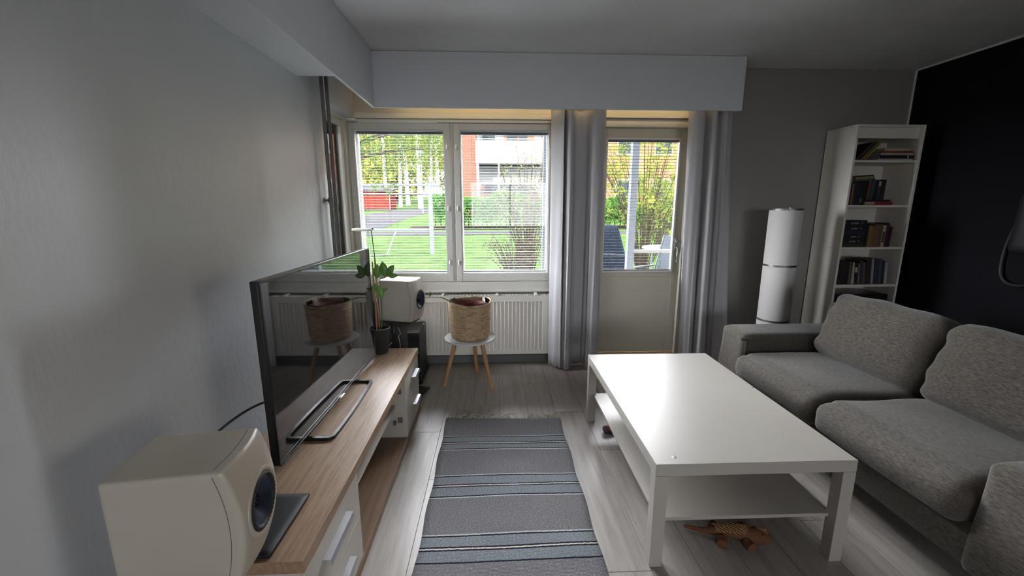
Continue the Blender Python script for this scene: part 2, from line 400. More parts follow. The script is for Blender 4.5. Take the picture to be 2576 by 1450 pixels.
wr_ = MB(); wr_.box(XR, XR + .3, -.9, YF, 0, ZC); wr_.box(XR, XR + .3, YB - .3, -2.3, 0, ZC); wr_.box(XR, XR + .3, -2.3, -.9, 0, 1.05); wr_.box(XR, XR + .3, -2.3, -.9, 2.05, ZC)
struct(wr_.build('wall_right', 'dark_paint'), 'near black painted wall')
wbk = MB(); wbk.box(XL, -.8, YB - .3, YB, 0, ZC); wbk.box(-.8, 3.2, YB - .3, YB, 0, .45); wbk.box(-.8, 3.2, YB - .3, YB, 2.25, ZC); wbk.box(3.2, XR, YB - .3, YB, 0, ZC)
struct(wbk.build('wall_back', 'back_paint'), 'plain grey wall behind the viewer')
bb = MB(); bb.box(XL, .80, YF - .012, YF, 0, .07); bb.box(1.73, XR, YF - .012, YF, 0, .07)
struct(bb.build('baseboard_front', 'baseboard_grey', bevel=.002), 'dark grey skirting under the radiator')
struct(MB().box(XL, XL + .012, YB, 2.97, 0, .06).build('baseboard_left', 'baseboard_grey', bevel=.002), 'skirting along the grey wall')
struct(MB().box(XR - .012, XR, YB, YF - .012, 0, .06).build('baseboard_right', 'baseboard_grey', bevel=.002), 'skirting along the dark wall')
struct(MB().box(XR - .012, XR, YB, YF, ZC - .012, ZC).build('trim_1', 'ceiling_paint'), 'pale strip between dark wall and ceiling')
struct(MB().box(XR - .014, XR, YF - .010, YF, 0, ZC - .012).build('trim_2', 'ceiling_paint'), 'pale strip in the corner of the dark wall')
# curtain cornice (pelmet) and boxed soffit
co = MB(); co.box(-.889, 1.93, 3.335, 3.353, 2.131, 2.521); co.box(1.912, 1.93, 3.353, YF, 2.131, 2.521)
struct(co.build('trim_3', 'cornice_paint', bevel=.0015), 'wide grey curtain pelmet above the window and balcony door')
co = MB(); co.box(-.907, -.889, YB, 3.353, 2.131, 2.521)
struct(co.build('trim_4', 'cornice_paint', bevel=.0015), 'long grey pelmet board running along the left wall')
co = MB(); co.box(XL, -.907, YB, 2.60, 2.134, 2.150); co.box(XL, -.907, 2.585, 2.60, 2.150, 2.521)
struct(co.build('trim_5', 'cornice_paint', bevel=.001), 'underside of the boxed soffit along the left wall')
# header mouldings over window and door
co = MB(); co.box(-1.12, .55, 3.588, 3.60, 2.105, 2.150); co.box(.80, 1.73, 3.588, 3.60, 2.125, 2.170); co.box(-1.12, 1.91, 3.594, 3.60, 2.150, 2.30)
struct(co.build('trim_6', 'cream_wood', bevel=.002), 'cream boards between the pelmet and the window heads')

# ------------------------------------------------------------------ window_1 (two sashes), window_2 (side), door_1
def handle(parent, x, y, z):
    h = MB(); h.lathe([(.0001, -.010), (.009, -.010), (.0125, -.006), (.014, 0)], 20, (0, 0, 0), 'y')
    h.v = [(a * .85, b, c * 1.9) for a, b, c in h.v]; h.v = [(a + x, b + y, c + z) for a, b, c in h.v]
    ob = h.build('handle', 'white_plastic', parent, smooth=60)
    k = MB(); k.rbox((x, y - .012, z - .003), (.008, .010, .026), .0035, 4); k.build('grip', 'white_plastic', ob, smooth=60)
w1 = sempty('window_1', (-.335, 3.62, .66), 'wide two-sash window with white frames')
O1 = (-.335, 3.62, .66)
f = MB(O1); f.box(-1.22, -1.195, 3.60, 3.76, .66, 2.10); f.box(.525, .55, 3.60, 3.76, .66, 2.10); f.box(-1.195, .525, 3.60, 3.76, 2.078, 2.10); f.box(-1.195, .525, 3.60, 3.76, .66, .748); f.box(-.357, -.335, 3.625, 3.76, .748, 2.078)
f.build('frame', 'frame_white', w1, bevel=.002)
MB(O1).box(-1.12, .55, 3.575, 3.602, .66, .676).build('sill', 'frame_white', w1, bevel=.003)
def sash(x0, x1, gx0, gx1, flip):
    s = MB(O1); zb, zt, gb, gt = .752, 2.074, .820, 2.024; ya, yb = 3.612, 3.652
    s.box(x0, gx0, ya, yb, zb, zt); s.box(gx1, x1, ya, yb, zb, zt)
    ob = s.build('sash', 'frame_white', w1, bevel=.003)
    r = MB(O1); r.box(gx0, gx1, ya + .001, yb, gt, zt); r.box(gx0, gx1, ya + .001, yb, zb, gb); r.build('rail', 'frame_white', ob, bevel=.003)
    b = MB(O1); e = .007; b.box(gx0, gx0 + e, ya + .012, yb, gb, gt); b.box(gx1 - e, gx1, ya + .012, yb, gb, gt); b.box(gx0 + e, gx1 - e, ya + .012, yb, gt - e, gt); b.box(gx0 + e, gx1 - e, ya + .012, yb, gb, gb + e)
    b.build('glazing_bead', 'white_plastic', ob, bevel=.001)
    MB(O1).box(gx0 + e, gx1 - e, 3.640, 3.644, gb + e, gt - e).build('pane', 'clear_glass', ob)
    # outer sash
    s = MB(O1); s.box(x0, gx0 + .01, 3.715, 3.75, zb, zt); s.box(gx1 - .01, x1, 3.715, 3.75, zb, zt); s.box(gx0 + .01, gx1 - .01, 3.715, 3.75, gt - .01, zt); s.box(gx0 + .01, gx1 - .01, 3.715, 3.75, zb, gb + .01)
    s.build('outer_sash', 'white_plastic', w1, bevel=.002)
    return ob
s1 = sash(-1.192, -.360, -1.152, -.412, 0); s2 = sash(-.332, .522, -.282, .470, 1)
for z in (1.885, 1.385, .92):
    handle(s1, -.386 - O1[0], -.008, z - O1[2]); handle(s2, -.307 - O1[0], -.008, z - O1[2])
for z in (1.505, 1.285):
    MB().lathe([(.0001, -.016), (.008, -.015), (.010, -.010), (.010, 0)], 16, (-1.172 - O1[0], -.008, z - O1[2]), 'y').build('knob', 'white_plastic', s1, smooth=50)
for z in (1.95, 1.42, .95):
    MB().tube([(-1.195 - O1[0], -.016, z - .03 - O1[2]), (-1.195 - O1[0], -.016, z + .03 - O1[2])], .006, 8).build('hinge', 'cream_wood', w1, smooth=40)
MB(O1).box(-1.10, -.46, 3.594, 3.612, 2.072, 2.092).build('vent_strip', 'white_plastic', w1, bevel=.002)
MB(O1).box(-1.168, -1.160, 3.604, 3.612, 1.575, 1.60).build('latch', 'brushed_alu', s1, bevel=.001)

w2 = sempty('window_2', (-1.22, 3.27, .66), 'narrow side window in the corner behind the pipes')
O2 = (-1.22, 3.27, .66)
f = MB(O2); f.box(-1.34, -1.19, 2.97, 2.995, .66, 2.10); f.box(-1.34, -1.19, 3.545, 3.60, .66, 2.10); f.box(-1.34, -1.19, 2.995, 3.545, 2.078, 2.10); f.box(-1.34, -1.19, 2.995, 3.545, .66, .748); f.build('frame', 'cream_wood', w2, bevel=.002)
s = MB(O2); s.box(-1.245, -1.205, 2.997, 3.05, .752, 2.074); s.box(-1.245, -1.205, 3.49, 3.543, .752, 2.074); s.box(-1.245, -1.205, 3.05, 3.49, 2.024, 2.074); s.box(-1.245, -1.205, 3.05, 3.49, .752, .82)
sb = s.build('sash', 'frame_white', w2, bevel=.003)
MB(O2).box(-1.232, -1.228, 3.05, 3.49, .82, 2.024).build('pane', 'clear_glass', sb)
s = MB(O2); s.box(-1.33, -1.295, 2.997, 3.06, .752, 2.074); s.box(-1.33, -1.295, 3.48, 3.543, .752, 2.074); s.build('outer_sash', 'white_plastic', w2, bevel=.002)
w3 = sempty('fill_window_rear', (1.2, YB - .1, .45), 'unseen wide window with tinted panes, added in the rear wall for fill light')  # added out of view to brighten surfaces that face the camera
O3 = (1.2, YB - .1, .45)
f = MB(O3)
for xa in (-.8, .5, 1.84, 3.15): f.box(xa, xa + .05, YB - .15, YB - .05, .45, 2.25)
f.box(-.75, 3.15, YB - .15, YB - .05, 2.2, 2.25); f.box(-.75, 3.15, YB - .15, YB - .05, .45, .5); f.build('frame', 'frame_white', w3, bevel=.002)
for xa, xb in ((-.75, .5), (.55, 1.84), (1.89, 3.15)): MB(O3).box(xa, xb, YB - .105, YB - .101, .5, 2.2).build('pane', 'tinted_glass', w3)
w4 = sempty('fill_window_side', (XR + .15, -1.6, 1.05), 'unseen window added in the dark wall behind the viewer for fill light')  # added out of view for extra fill from the right
O4 = (XR + .15, -1.6, 1.05); xa, xb = XR + .1, XR + .2
f = MB(O4); f.box(xa, xb, -2.3, -2.26, 1.05, 2.05); f.box(xa, xb, -.94, -.9, 1.05, 2.05); f.box(xa, xb, -2.26, -.94, 2.01, 2.05); f.box(xa, xb, -2.26, -.94, 1.05, 1.09); f.build('frame', 'frame_white', w4, bevel=.002)
MB(O4).box(XR + .148, XR + .152, -2.26, -.94, 1.09, 2.01).build('pane', 'tinted_side_glass', w4)
struct(MB().box(-1.25, -1.20, 3.60, 3.76, 0, ZC).build('wall_corner', 'wall_paint'), 'corner post between the two windows')

d1 = sempty('door_1', (1.265, 3.66, 0), 'cream balcony door with a tall window')
OD = (1.265, 3.66, 0)
f = MB(OD); f.box(.80, .86, 3.62, 3.78, 0, 2.12); f.box(1.672, 1.73, 3.62, 3.78, 0, 2.12); f.box(.86, 1.672, 3.62, 3.78, 2.058, 2.12); f.build('frame', 'cream_wood', d1, bevel=.003)
MB(OD).box(.86, 1.672, 3.60, 3.78, 0, .055).build('threshold', 'threshold_wood', d1, bevel=.004)
gx0, gx1, gb, gt = .965, 1.605, .822, 1.972
s = MB(OD); s.box(.864, gx0, 3.655, 3.71, .062, 2.054); s.box(gx1, 1.668, 3.655, 3.71, .062, 2.054); s.box(gx0, gx1, 3.655, 3.71, gt, 2.054); s.box(gx0, gx1, 3.655, 3.71, .775, gb)
leaf = s.build('leaf', 'door_cream', d1, bevel=.003)
MB(OD).box(gx0 - .03, gx1 + .02, 3.657, 3.70, .062, .775).build('lower_panel', 'door_cream', leaf, bevel=.002)
b = MB(OD); e = .010; b.box(gx0 - .004, gx0 + e, 3.648, 3.66, gb, gt); b.box(gx1 - e, gx1 + .004, 3.648, 3.66, gb, gt); b.box(gx0 + e, gx1 - e, 3.648, 3.66, gt - e, gt + .004); b.box(gx0 + e, gx1 - e, 3.648, 3.66, gb - .004, gb + e); b.build('glazing_bead', 'white_plastic', leaf, bevel=.001)
MB(OD).box(gx0, gx1, 3.690, 3.694, gb, gt).build('pane', 'clear_glass', leaf)
h = MB(OD); h.rbox((1.628, 3.650, 1.065), (.030, .010, .125), .0045, 8); hd = h.build('handle_plate', 'chrome', leaf, smooth=50)
h = MB(OD); h.tube([(1.628, 3.650, 1.04), (1.628, 3.610, 1.04), (1.628, 3.600, 1.03), (1.625, 3.600, .975), (1.622, 3.600, .915)], [.008, .008, .009, .0085, .0065], 10); h.build('lever', 'chrome', hd, smooth=50)
h = MB(OD); h.lathe([(.0001, -.022), (.011, -.02), (.011, 0)], 14, (1.631, 3.648, 1.095), 'y'); h.build('turn_knob', 'chrome', hd, smooth=50)

# ------------------------------------------------------------------ venetian blinds (each slat its own object)
def blind(label, x0, x1, zb, zt, y, n, tilt, loops):
    t = thing('venetian_blind', label, 'blind', ((x0 + x1) / 2, y, zb), 0, 'venetian blinds')
    L = x1 - x0
    MB().box(-L / 2, L / 2, -.014, .014, zt - zb - .022, zt - zb).build('head_rail', 'slat_white', t, bevel=.002)
    MB().box(-L / 2, L / 2, -.011, .011, 0, .010).build('bottom_rail', 'slat_white', t, bevel=.002)
    s = MB(); w = .0088; prof = [(-w, 0), (-w * .5, .0016), (0, .0021), (w * .5, .0016), (w, 0)]
    vs = []; fs = []
    for sx in (-L / 2 + .002, L / 2 - .002):
        for (a, b) in prof: vs.append((sx, a * math.cos(tilt) - b * math.sin(tilt), a * math.sin(tilt) + b * math.cos(tilt)))
    for k in range(4): fs.append((k, k + 1, k + 6, k + 5))
    s.add(vs, fs)
    z0, z1 = .022, zt - zb - .034
    sl = s.build('slat', 'slat_white', t, smooth=60)
    for i in range(n):
        z = z0 + (z1 - z0) * i / (n - 1)
        if i == 0: sl.location = (0, 0, z)
        else: copy_of(sl, t, (0, 0, z))
    for k, fx in enumerate(loops):
        c = MB()
        for yy in (-.0125, .0125): c.tube([(-L / 2 + L * fx, yy, .005), (-L / 2 + L * fx, yy, zt - zb - .01)], .0008, 4)
        c.build('ladder_cord', 'slat_white', t)
    return t
blind('white slatted blind over the window sash beside the pipes', -1.146, -.418, .826, 2.018, 3.684, 51, .04, (.06, .84))
blind('white slatted blind over the window sash next to the curtain', -.276, .464, .826, 2.018, 3.684, 51, .04, (.12, .55, .93))
blind('white slatted blind over the balcony door glass', .972, 1.598, .830, 1.966, 3.674, 43, -.10, (.1, .2, .85))
# side window blind
t = thing('venetian_blind', 'white slatted blind over the narrow corner side window', 'blind', (-1.27, 3.27, .83), 0, 'venetian blinds')
MB().box(-.014, .014, -.215, .215, 1.165, 1.187).build('head_rail', 'slat_white', t, bevel=.002)
s = MB().add([(-.0115, -.213, 0), (.0115, -.213, 0), (.0115, .213, 0), (-.0115, .213, 0)], [(0, 1, 2, 3)]).build('slat', 'slat_white', t)
for i in range(50):
    z = .02 + 1.13 * i / 49
    if i == 0: s.location = (0, 0, z)
    else: copy_of(s, t, (0, 0, z))

# ------------------------------------------------------------------ heating pipes and radiator
for k, (y, m, lab) in enumerate([(2.842, 'pipe_grey', 'thin vertical heating pipe nearer to the television wall'), (2.925, 'pipe_grey', 'thin vertical heating pipe nearer to the window')]):
    t = thing('heating_pipe', lab, 'pipe', (-1.078, y, 0), 0, 'heating pipes in the corner')
    MB().tube([(0, 0, 0), (0, 0, ZC)], .0115, 14).build('tube', m, t, smooth=40)
    c = MB(); c.tube([(0, 0, 1.425), (0, 0, 1.457)], .0155, 14)
    cl = c.build('clamp', 'pipe_grey', t, smooth=40)
    MB().tube([(-.012, 0, 1.441), (-.045, 0, 1.441)], .006, 8).build('screw', 'pipe_grey', cl, smooth=40)
    MB().lathe([(.020, 0), (.020, .004), (.008, .008)], 14, (-.040, 0, 1.441), 'x').build('rosette', 'pipe_grey', cl, smooth=40)
RX0, RX1, RZ0, RZ1, RY = -.93, .478, .112, .632, 3.497
t = thing('radiator', 'long white panel radiator with upright grooves under the window', 'radiator', (-.2, 3.53, .10))
OR = (-.2, 3.53, .10)
p = MB(OR); N = int((RX1 - RX0 - .05) / .0333); zs = [RZ0, RZ0 + .035, RZ0 + .05, RZ1 - .055, RZ1 - .04, RZ1]
cols = [(RX0, 0), (RX0 + .02, 0)]
for i in range(N):
    xa = RX0 + .02 + i * .0333; cols += [(xa + .006, 1), (xa + .024, 1), (xa + .030, 0), (xa + .0333, 0)]
cols += [(RX1, 0)]
vs = []; fs = []
for (cx, d) in cols:
    for j, z in enumerate(zs): vs.append((cx, RY + (.009 if d and j in (2, 3) else 0), z))
for i in range(len(cols) - 1):
    for j in range(5): fs.append((i * 6 + j, (i + 1) * 6 + j, (i + 1) * 6 + j + 1, i * 6 + j + 1))
p.add(vs, fs); p.box(RX0, RX1, RY + .012, RY + .02, RZ0, RZ1); p.build('front_panel', 'radiator_white', t, smooth=25)
g = MB(OR); g.box(RX0, RX1, RY, RY + .005, RZ1, RZ1 + .012); g.box(RX0, RX1, RY + .060, RY + .066, RZ1, RZ1 + .012)
for i in range(46):
    xx = RX0 + .01 + i * (RX1 - RX0 - .02) / 45; g.box(xx - .004, xx + .004, RY + .005, RY + .060, RZ1 + .004, RZ1 + .008)
g.build('top_grille', 'radiator_white', t)
MB(OR).box(RX0, RX1, RY + .058, RY + .066, RZ0, RZ1).build('rear_panel', 'radiator_white', t)
for xx in (-.45, .02, .36):
    MB(OR).box(xx - .012, xx + .012, RY - .002, RY + .10, RZ1 + .010, RZ1 + .022).build('wall_bracket', 'radiator_white', t, bevel=.002)
MB(OR).box(RX0 - .003, RX0, RY, RY + .066, RZ0, RZ1 + .012).build('end_cap', 'radiator_white', t)
MB(OR).box(RX1, RX1 + .003, RY, RY + .066, RZ0, RZ1 + .012).build('end_cap', 'radiator_white', t)
p = MB(OR); p.tube([(RX0 + .05, RY + .04, RZ0), (RX0 + .05, RY + .04, .04), (-1.078, RY + .04, .04)], .009, 8); p.build('supply_pipe', 'pipe_light', t, smooth=40)

# ------------------------------------------------------------------ curtains
def curtain(label, prof_top, prof_bot, ztop, zbot, hem):
    P0 = spline([(a, b, 0) for a, b in prof_top], 10); P1 = spline([(a, b, 0) for a, b in prof_bot], 10)
    c = (sum(p.x for p in P0) / len(P0), 3.43, 0)
    t = thing('curtain', label, 'curtain', c, 0, 'grey curtains at the balcony door')
    nz = 24; vs = []; fs = []; n = len(P0)
    for j in range(nz + 1):
        s = j / nz
        for i in range(n):
            q = P0[i].lerp(P1[i], s ** 1.2); w = .006 * math.sin(i * .55 + s * 5) * s
            vs.append((q.x + w, q.y + .5 * w, ztop + (zbot + hem(i / (n - 1)) - ztop) * s))
    for j in range(nz):
        for i in range(n - 1): fs.append((j * n + i, (j + 1) * n + i, (j + 1) * n + i + 1, j * n + i + 1))
    m = MB(c).add(vs, fs); ob = m.build('fabric', ['curtain_grey', 'curtain_grey'], t, smooth=70)
    so = ob.modifiers.new('thickness', 'SOLIDIFY'); so.thickness = .003; so.offset = 0
    # hook tape and hooks at the top
    mt = MB(c); mt.tube([(p.x, p.y + .004, ztop - .02) for p in P0[::4]], .006, 6); mt.build('heading_tape', 'curtain_lining', t, smooth=60)
    for p in P0[::14]:
        MB(c).tube([(p.x, 3.43, ztop - .02), (p.x, 3.43, ztop + .035)], .003, 6).build('hook', 'white_plastic', t)
    return t
topL = [(.462, 3.475), (.50, 3.43), (.545, 3.385), (.552, 3.388), (.560, 3.455), (.566, 3.47), (.575, 3.40), (.600, 3.372), (.628, 3.385), (.640, 3.43), (.675, 3.462), (.735, 3.452), (.762, 3.41), (.785, 3.376), (.83, 3.368), (.872, 3.385), (.892, 3.43)]
botL = [(.475, 3.47), (.508, 3.42), (.556, 3.375), (.562, 3.38), (.568, 3.44), (.575, 3.46), (.582, 3.395), (.607, 3.362), (.640, 3.375), (.650, 3.42), (.69, 3.475), (.755, 3.47), (.780, 3.42), (.800, 3.385), (.84, 3.37), (.885, 3.40), (.900, 3.455)]
curtain('grey curtain hanging between window and balcony door', topL, botL, 2.175, .012, lambda s: .03 * (1 if .55 < s < .78 else 0) + .015 * (s < .2))
topR = [(1.555, 3.43), (1.575, 3.385), (1.62, 3.368), (1.665, 3.375), (1.685, 3.43), (1.70, 3.45), (1.715, 3.40), (1.735, 3.37), (1.765, 3.375), (1.785, 3.42), (1.80, 3.44), (1.815, 3.40), (1.835, 3.372), (1.86, 3.385), (1.885, 3.40), (1.905, 3.42)]
botR = [(1.665, 3.50), (1.675, 3.43), (1.70, 3.40), (1.735, 3.41), (1.75, 3.46), (1.76, 3.48), (1.765, 3.42), (1.79, 3.365), (1.83, 3.37), (1.86, 3.42), (1.885, 3.46), (1.915, 3.42), (1.945, 3.40), (2.00, 3.41), (2.06, 3.43), (2.10, 3.47)]
curtain('grey curtain hanging right of the balcony door', topR, botR, 2.175, .012, lambda s: .02 * math.sin(s * 9) ** 2)
t = thing('curtain_rail', 'white curtain rail hidden behind the pelmet', 'curtain rail', (.5, 3.43, 2.21))
MB((.5, 3.43, 2.21)).box(-.85, 1.905, 3.42, 3.44, 2.205, 2.225).build('track', 'white_plastic', t, bevel=.002)
for xx in (-.5, .3, 1.1, 1.8):
    MB((.5, 3.43, 2.21)).box(xx - .01, xx + .01, 3.44, 3.60, 2.21, 2.225).build('bracket', 'white_plastic', t, bevel=.002)
# warm light strip fixed behind the pelmet, shining on the window heads
t = thing('light_strip', 'warm light strip hidden behind the pelmet over the window', 'light', (.45, 3.37, 2.28))
MB((.45, 3.37, 2.28)).box(-.75, 1.70, 3.355, 3.372, 2.268, 2.290).build('channel', 'white_plastic', t, bevel=.001)
MB((.45, 3.37, 2.28)).box(-.74, 1.69, 3.3725, 3.376, 2.272, 2.286).build('diffuser', 'warm_strip', t)
# ------------------------------------------------------------------ coffee table
t = thing('coffee_table', 'low white rectangular coffee table with open lower shelf', 'table', (.993, 1.953, 0), -.006)
MB().box(-.39, .39, -.59, .59, .40, .45).build('tabletop', 'lacquer_white', t, bevel=.002)
for sx in (-1, 1):
    for sy in (-1, 1):
        xa, ya = sorted((sx * .39, sx * .34)), sorted((sy * .59, sy * .54))
        MB().box(xa[0], xa[1], ya[0], ya[1], 0, .3995).build('leg', 'lacquer_white', t, bevel=.0015)
MB().box(-.355, .355, -.555, .555, .178, .193).build('lower_shelf', 'lacquer_white', t, bevel=.001)
m = MB(); m.lathe([(.0001, .4506), (.009, .4505), (.010, .4495)], 12, (-.305, -.545, 0)); m.build('chip', 'chrome', t)
MB().lathe([(.0001, .4506), (.005, .4504), (.006, .4495)], 10, (.383, .06, 0)).build('chip', 'black_matt', t)

# ------------------------------------------------------------------ rag rug
t = thing('rug', 'grey striped woven rag rug with loose fringe on the floor', 'rug', (0, 0, 0))
t.location = (.045, RUG_Y0, 0)
nx, ny = 24, 90; vs = []; fs = []
for j in range(ny + 1):
    s = j / ny
    for i in range(nx + 1):
        u = i / nx; xx = (-.367 + .745 * u) + .012 * s * (u - .5) + .004 * math.sin(s * 31 + 2 * u) * (abs(u - .5) * 2) ** 3
        yy = s * (RUG_Y1 - RUG_Y0) - .030 * (u - .5) * 1.0
        vs.append((xx, yy, .009 + .0014 * math.sin(s * 60) * math.sin(u * 9) + .003 * math.sin(s * 9 + u * 4)))
for j in range(ny):
    for i in range(nx): fs.append((j * (nx + 1) + i, j * (nx + 1) + i + 1, (j + 1) * (nx + 1) + i + 1, (j + 1) * (nx + 1) + i))
r = MB().add(vs, fs).build('weave', 'rag_rug', t, smooth=60)
so = r.modifiers.new('thickness', 'SOLIDIFY'); so.thickness = .007; so.offset = -1
fr = MB(); rnd = random.Random(3)
for i in range(64):
    u = i / 63
    if rnd.random() < .18: continue
    x0 = -.37 + .75 * u; y0 = RUG_Y1 - RUG_Y0 - .03 * (u - .5) - .004; a = rnd.uniform(-1.1, 1.1); L = rnd.uniform(.04, .10)
    pts = [(x0, y0, .007)] + [(x0 + math.sin(a * (k / 3) * 1.3) * L * k / 3, y0 + math.cos(a * k / 3) * L * k / 3, .005 + .006 * math.sin(k + i)) for k in (1, 2, 3)]
    fr.tube([(p[0], p[1], max(.003, p[2])) for p in pts], .0024, 4)
tg = fr.build('fringe', 'fringe', t); tg['kind'] = 'stuff'

# ------------------------------------------------------------------ sideboard (low TV bench)
OS = (-.745, 1.83, 0)
t = thing('sideboard', 'long low sideboard with oak top, white drawers and open middle', 'sideboard', OS)
MB(OS).box(-.97, -.52, .97, 2.69, .424, .462).build('top', 'sideboard_oak', t, bevel=.0012)
MB(OS).box(-.965, -.522, .975, 2.685, .012, .052).build('base_board', 'sideboard_dark', t, bevel=.001)
for (xx, yy) in ((-.93, 1.02), (-.56, 1.02), (-.93, 2.64), (-.56, 2.64), (-.56, 1.85), (-.93, 1.85)):
    MB(OS).tube([(xx, yy, 0), (xx, yy, .012)], .02, 12).build('glide', 'black_plastic', t)
for ya, yb in ((.985, 1.001), (1.404, 1.420), (2.268, 2.284), (2.659, 2.675)):
    MB(OS).box(-.96, -.525 if ya in (1.404, 2.268) else -.541, ya, yb, .052, .424).build('side_panel', 'lacquer_white', t, bevel=.001)
MB(OS).box(-.965, -.953, .985, 2.675, .052, .424).build('back_panel', 'lacquer_white', t)
MB(OS).box(-.953, -.585, 1.420, 2.268, .243, .259).build('shelf', 'lacquer_white', t, bevel=.001)
def drawer(y0, y1, z0, z1, hy0, hy1):
    d = MB(OS).box(-.540, -.524, y0, y1, z0, z1).build('drawer', 'lacquer_white', t, bevel=.0012)
    b = MB(OS); b.box(-.94, -.540, y0 + .025, y1 - .025, z0 + .02, z1 - .05); b.build('drawer_box', 'shelf_white', d)
    hz = (z0 + z1) / 2 + .012
    h = MB(OS); h.add([(-.524, hy0, hz + .012), (-.500, hy0, hz + .012), (-.496, hy0, hz - .006), (-.498, hy0, hz - .007), (-.503, hy0, hz + .009), (-.524, hy0, hz + .009)] +
                      [(-.524, hy1, hz + .012), (-.500, hy1, hz + .012), (-.496, hy1, hz - .006), (-.498, hy1, hz - .007), (-.503, hy1, hz + .009), (-.524, hy1, hz + .009)],
                      [(0, 1, 7, 6), (1, 2, 8, 7), (2, 3, 9, 8), (3, 4, 10, 9), (4, 5, 11, 10), (5, 0, 6, 11), (5, 4, 3, 2, 1, 0), (6, 7, 8, 9, 10, 11)])
    h.build('handle', 'brushed_alu', d)
drawer(.986, 1.418, .240, .420, 1.085, 1.29); drawer(.986, 1.418, .056, .236, 1.085, 1.29)
drawer(2.270, 2.674, .240, .420, 2.455, 2.60); drawer(2.270, 2.674, .056, .236, 2.455, 2.60)
for z in (.345, .165):
    h = MB(OS); h.box(-.575, -.548, 2.256, 2.268, z - .014, z + .014); h.box(-.60, -.585, 2.248, 2.268, z - .026, z - .004); h.build('hinge', 'pipe_grey', t, bevel=.001)
t = thing('media_box', 'thin black media box on the open sideboard shelf', 'media box', (-.77, 1.86, .259))
MB().box(-.12, .12, -.14, .14, .004, .045).build('case', 'black_plastic', t, bevel=.003)
MB().box(.1195, .1205, -.12, .12, .02, .028).build('front_strip', 'black_gloss', t)

# ------------------------------------------------------------------ television
t = thing('television', 'large black flat screen television standing on the sideboard', 'television', (-.7555, 1.916, .4622), -.0186)
TH = .565; z0, z1 = .030, .697
b = MB(); b.box(-.030, -.002, -TH, TH, z0, z1); b.build('housing', 'black_plastic', t, bevel=.004)
b = MB(); b.box(-.075, -.030, -.40, .40, z0 + .05, z1 - .25); b.build('rear_cover', 'black_matt', t, bevel=.012)
b = MB(); e = .010; b.box(-.004, .0025, -TH, -TH + e, z0, z1); b.box(-.004, .0025, TH - e, TH, z0, z1); b.box(-.004, .0025, -TH + e, TH - e, z1 - e, z1); b.box(-.004, .0025, -TH + e, TH - e, z0, z0 + .017); b.build('bezel', 'black_gloss', t, bevel=.001)
MB().box(-.003, .0008, -TH + e, TH - e, z0 + .017, z1 - e).build('screen', 'screen', t)
MB().box(.0024, .0045, -TH, TH, z0, z0 + .003).build('trim_strip', 'black_gloss', t)
b = MB(); b.rbox((.006, .0, z0 - .002), (.012, .050, .010), .003, 5); b.build('emblem', 'chrome', t, smooth=50)
st = MB()
def bar(pts, hw, hh):
    pp = spline(pts, 6); n = len(pp); vs = []; fs = []
    for i, p in enumerate(pp):
        d = (pp[min(i + 1, n - 1)] - pp[max(i - 1, 0)]); d.z = 0; d.normalize(); q = Vector((-d.y, d.x, 0))
        for (a, c) in ((-hw, 0), (hw, 0), (hw * .8, hh), (-hw * .8, hh)): vs.append(p + q * a + Vector((0, 0, c)))
    for i in range(n - 1):
        for k in range(4): fs.append((i * 4 + k, i * 4 + (k + 1) % 4, i * 4 + 4 + (k + 1) % 4, i * 4 + 4 + k))
    fs.append((3, 2, 1, 0)); fs.append(tuple(n * 4 - 4 + k for k in range(4)))
    st.add(vs, fs)
yl, yr = -.345, .222
bar([(-.02, yl, 0), (.02, yl, 0), (.07, yl, 0), (.080, yl + .002, 0), (.090, yl + .010, 0), (.094, yl + .03, 0), (.096, -.20, 0), (.094, -.06, 0), (.090, .04, 0), (.086, .14, 0), (.082, yr - .03, 0), (.078, yr - .01, 0), (.068, yr - .001, 0), (.05, yr, 0), (.0, yr, 0), (-.02, yr, 0)], .0085, .013)
bar([(-.02, yl, 0), (-.07, yl + .02, 0), (-.09, yl + .06, 0), (-.095, -.06, 0), (-.09, yr - .05, 0), (-.06, yr - .01, 0), (-.02, yr, 0)], .0085, .013)
st.build('stand_foot', 'black_gloss', t, smooth=40)
n = MB(); n.add([(-.02, yl, .012), (-.005, yl, .012), (-.005, yr, .012), (-.02, yr, .012), (-.03, yl + .12, .07), (-.012, yl + .12, .07), (-.012, yr - .12, .07), (-.03, yr - .12, .07)],
          [(0, 1, 5, 4), (1, 2, 6, 5), (2, 3, 7, 6), (3, 0, 4, 7), (4, 5, 6, 7), (3, 2, 1, 0)]); n.build('stand_neck', 'black_gloss', t)
t = thing('power_cable', 'black cable hanging from behind the television to the wall', 'cable', (-1.0, 1.3, .5))
c = MB((-1.0, 1.3, .5)); c.tube(spline([(-.80, 1.46, .70), (-.86, 1.44, .69), (-.93, 1.42, .655), (-1.00, 1.39, .60), (-1.06, 1.34, .52), (-1.085, 1.28, .38), (-1.09, 1.24, .20), (-1.09, 1.22, .065)], 6), .0045, 8); c.build('lead', 'black_plastic', t, smooth=60)

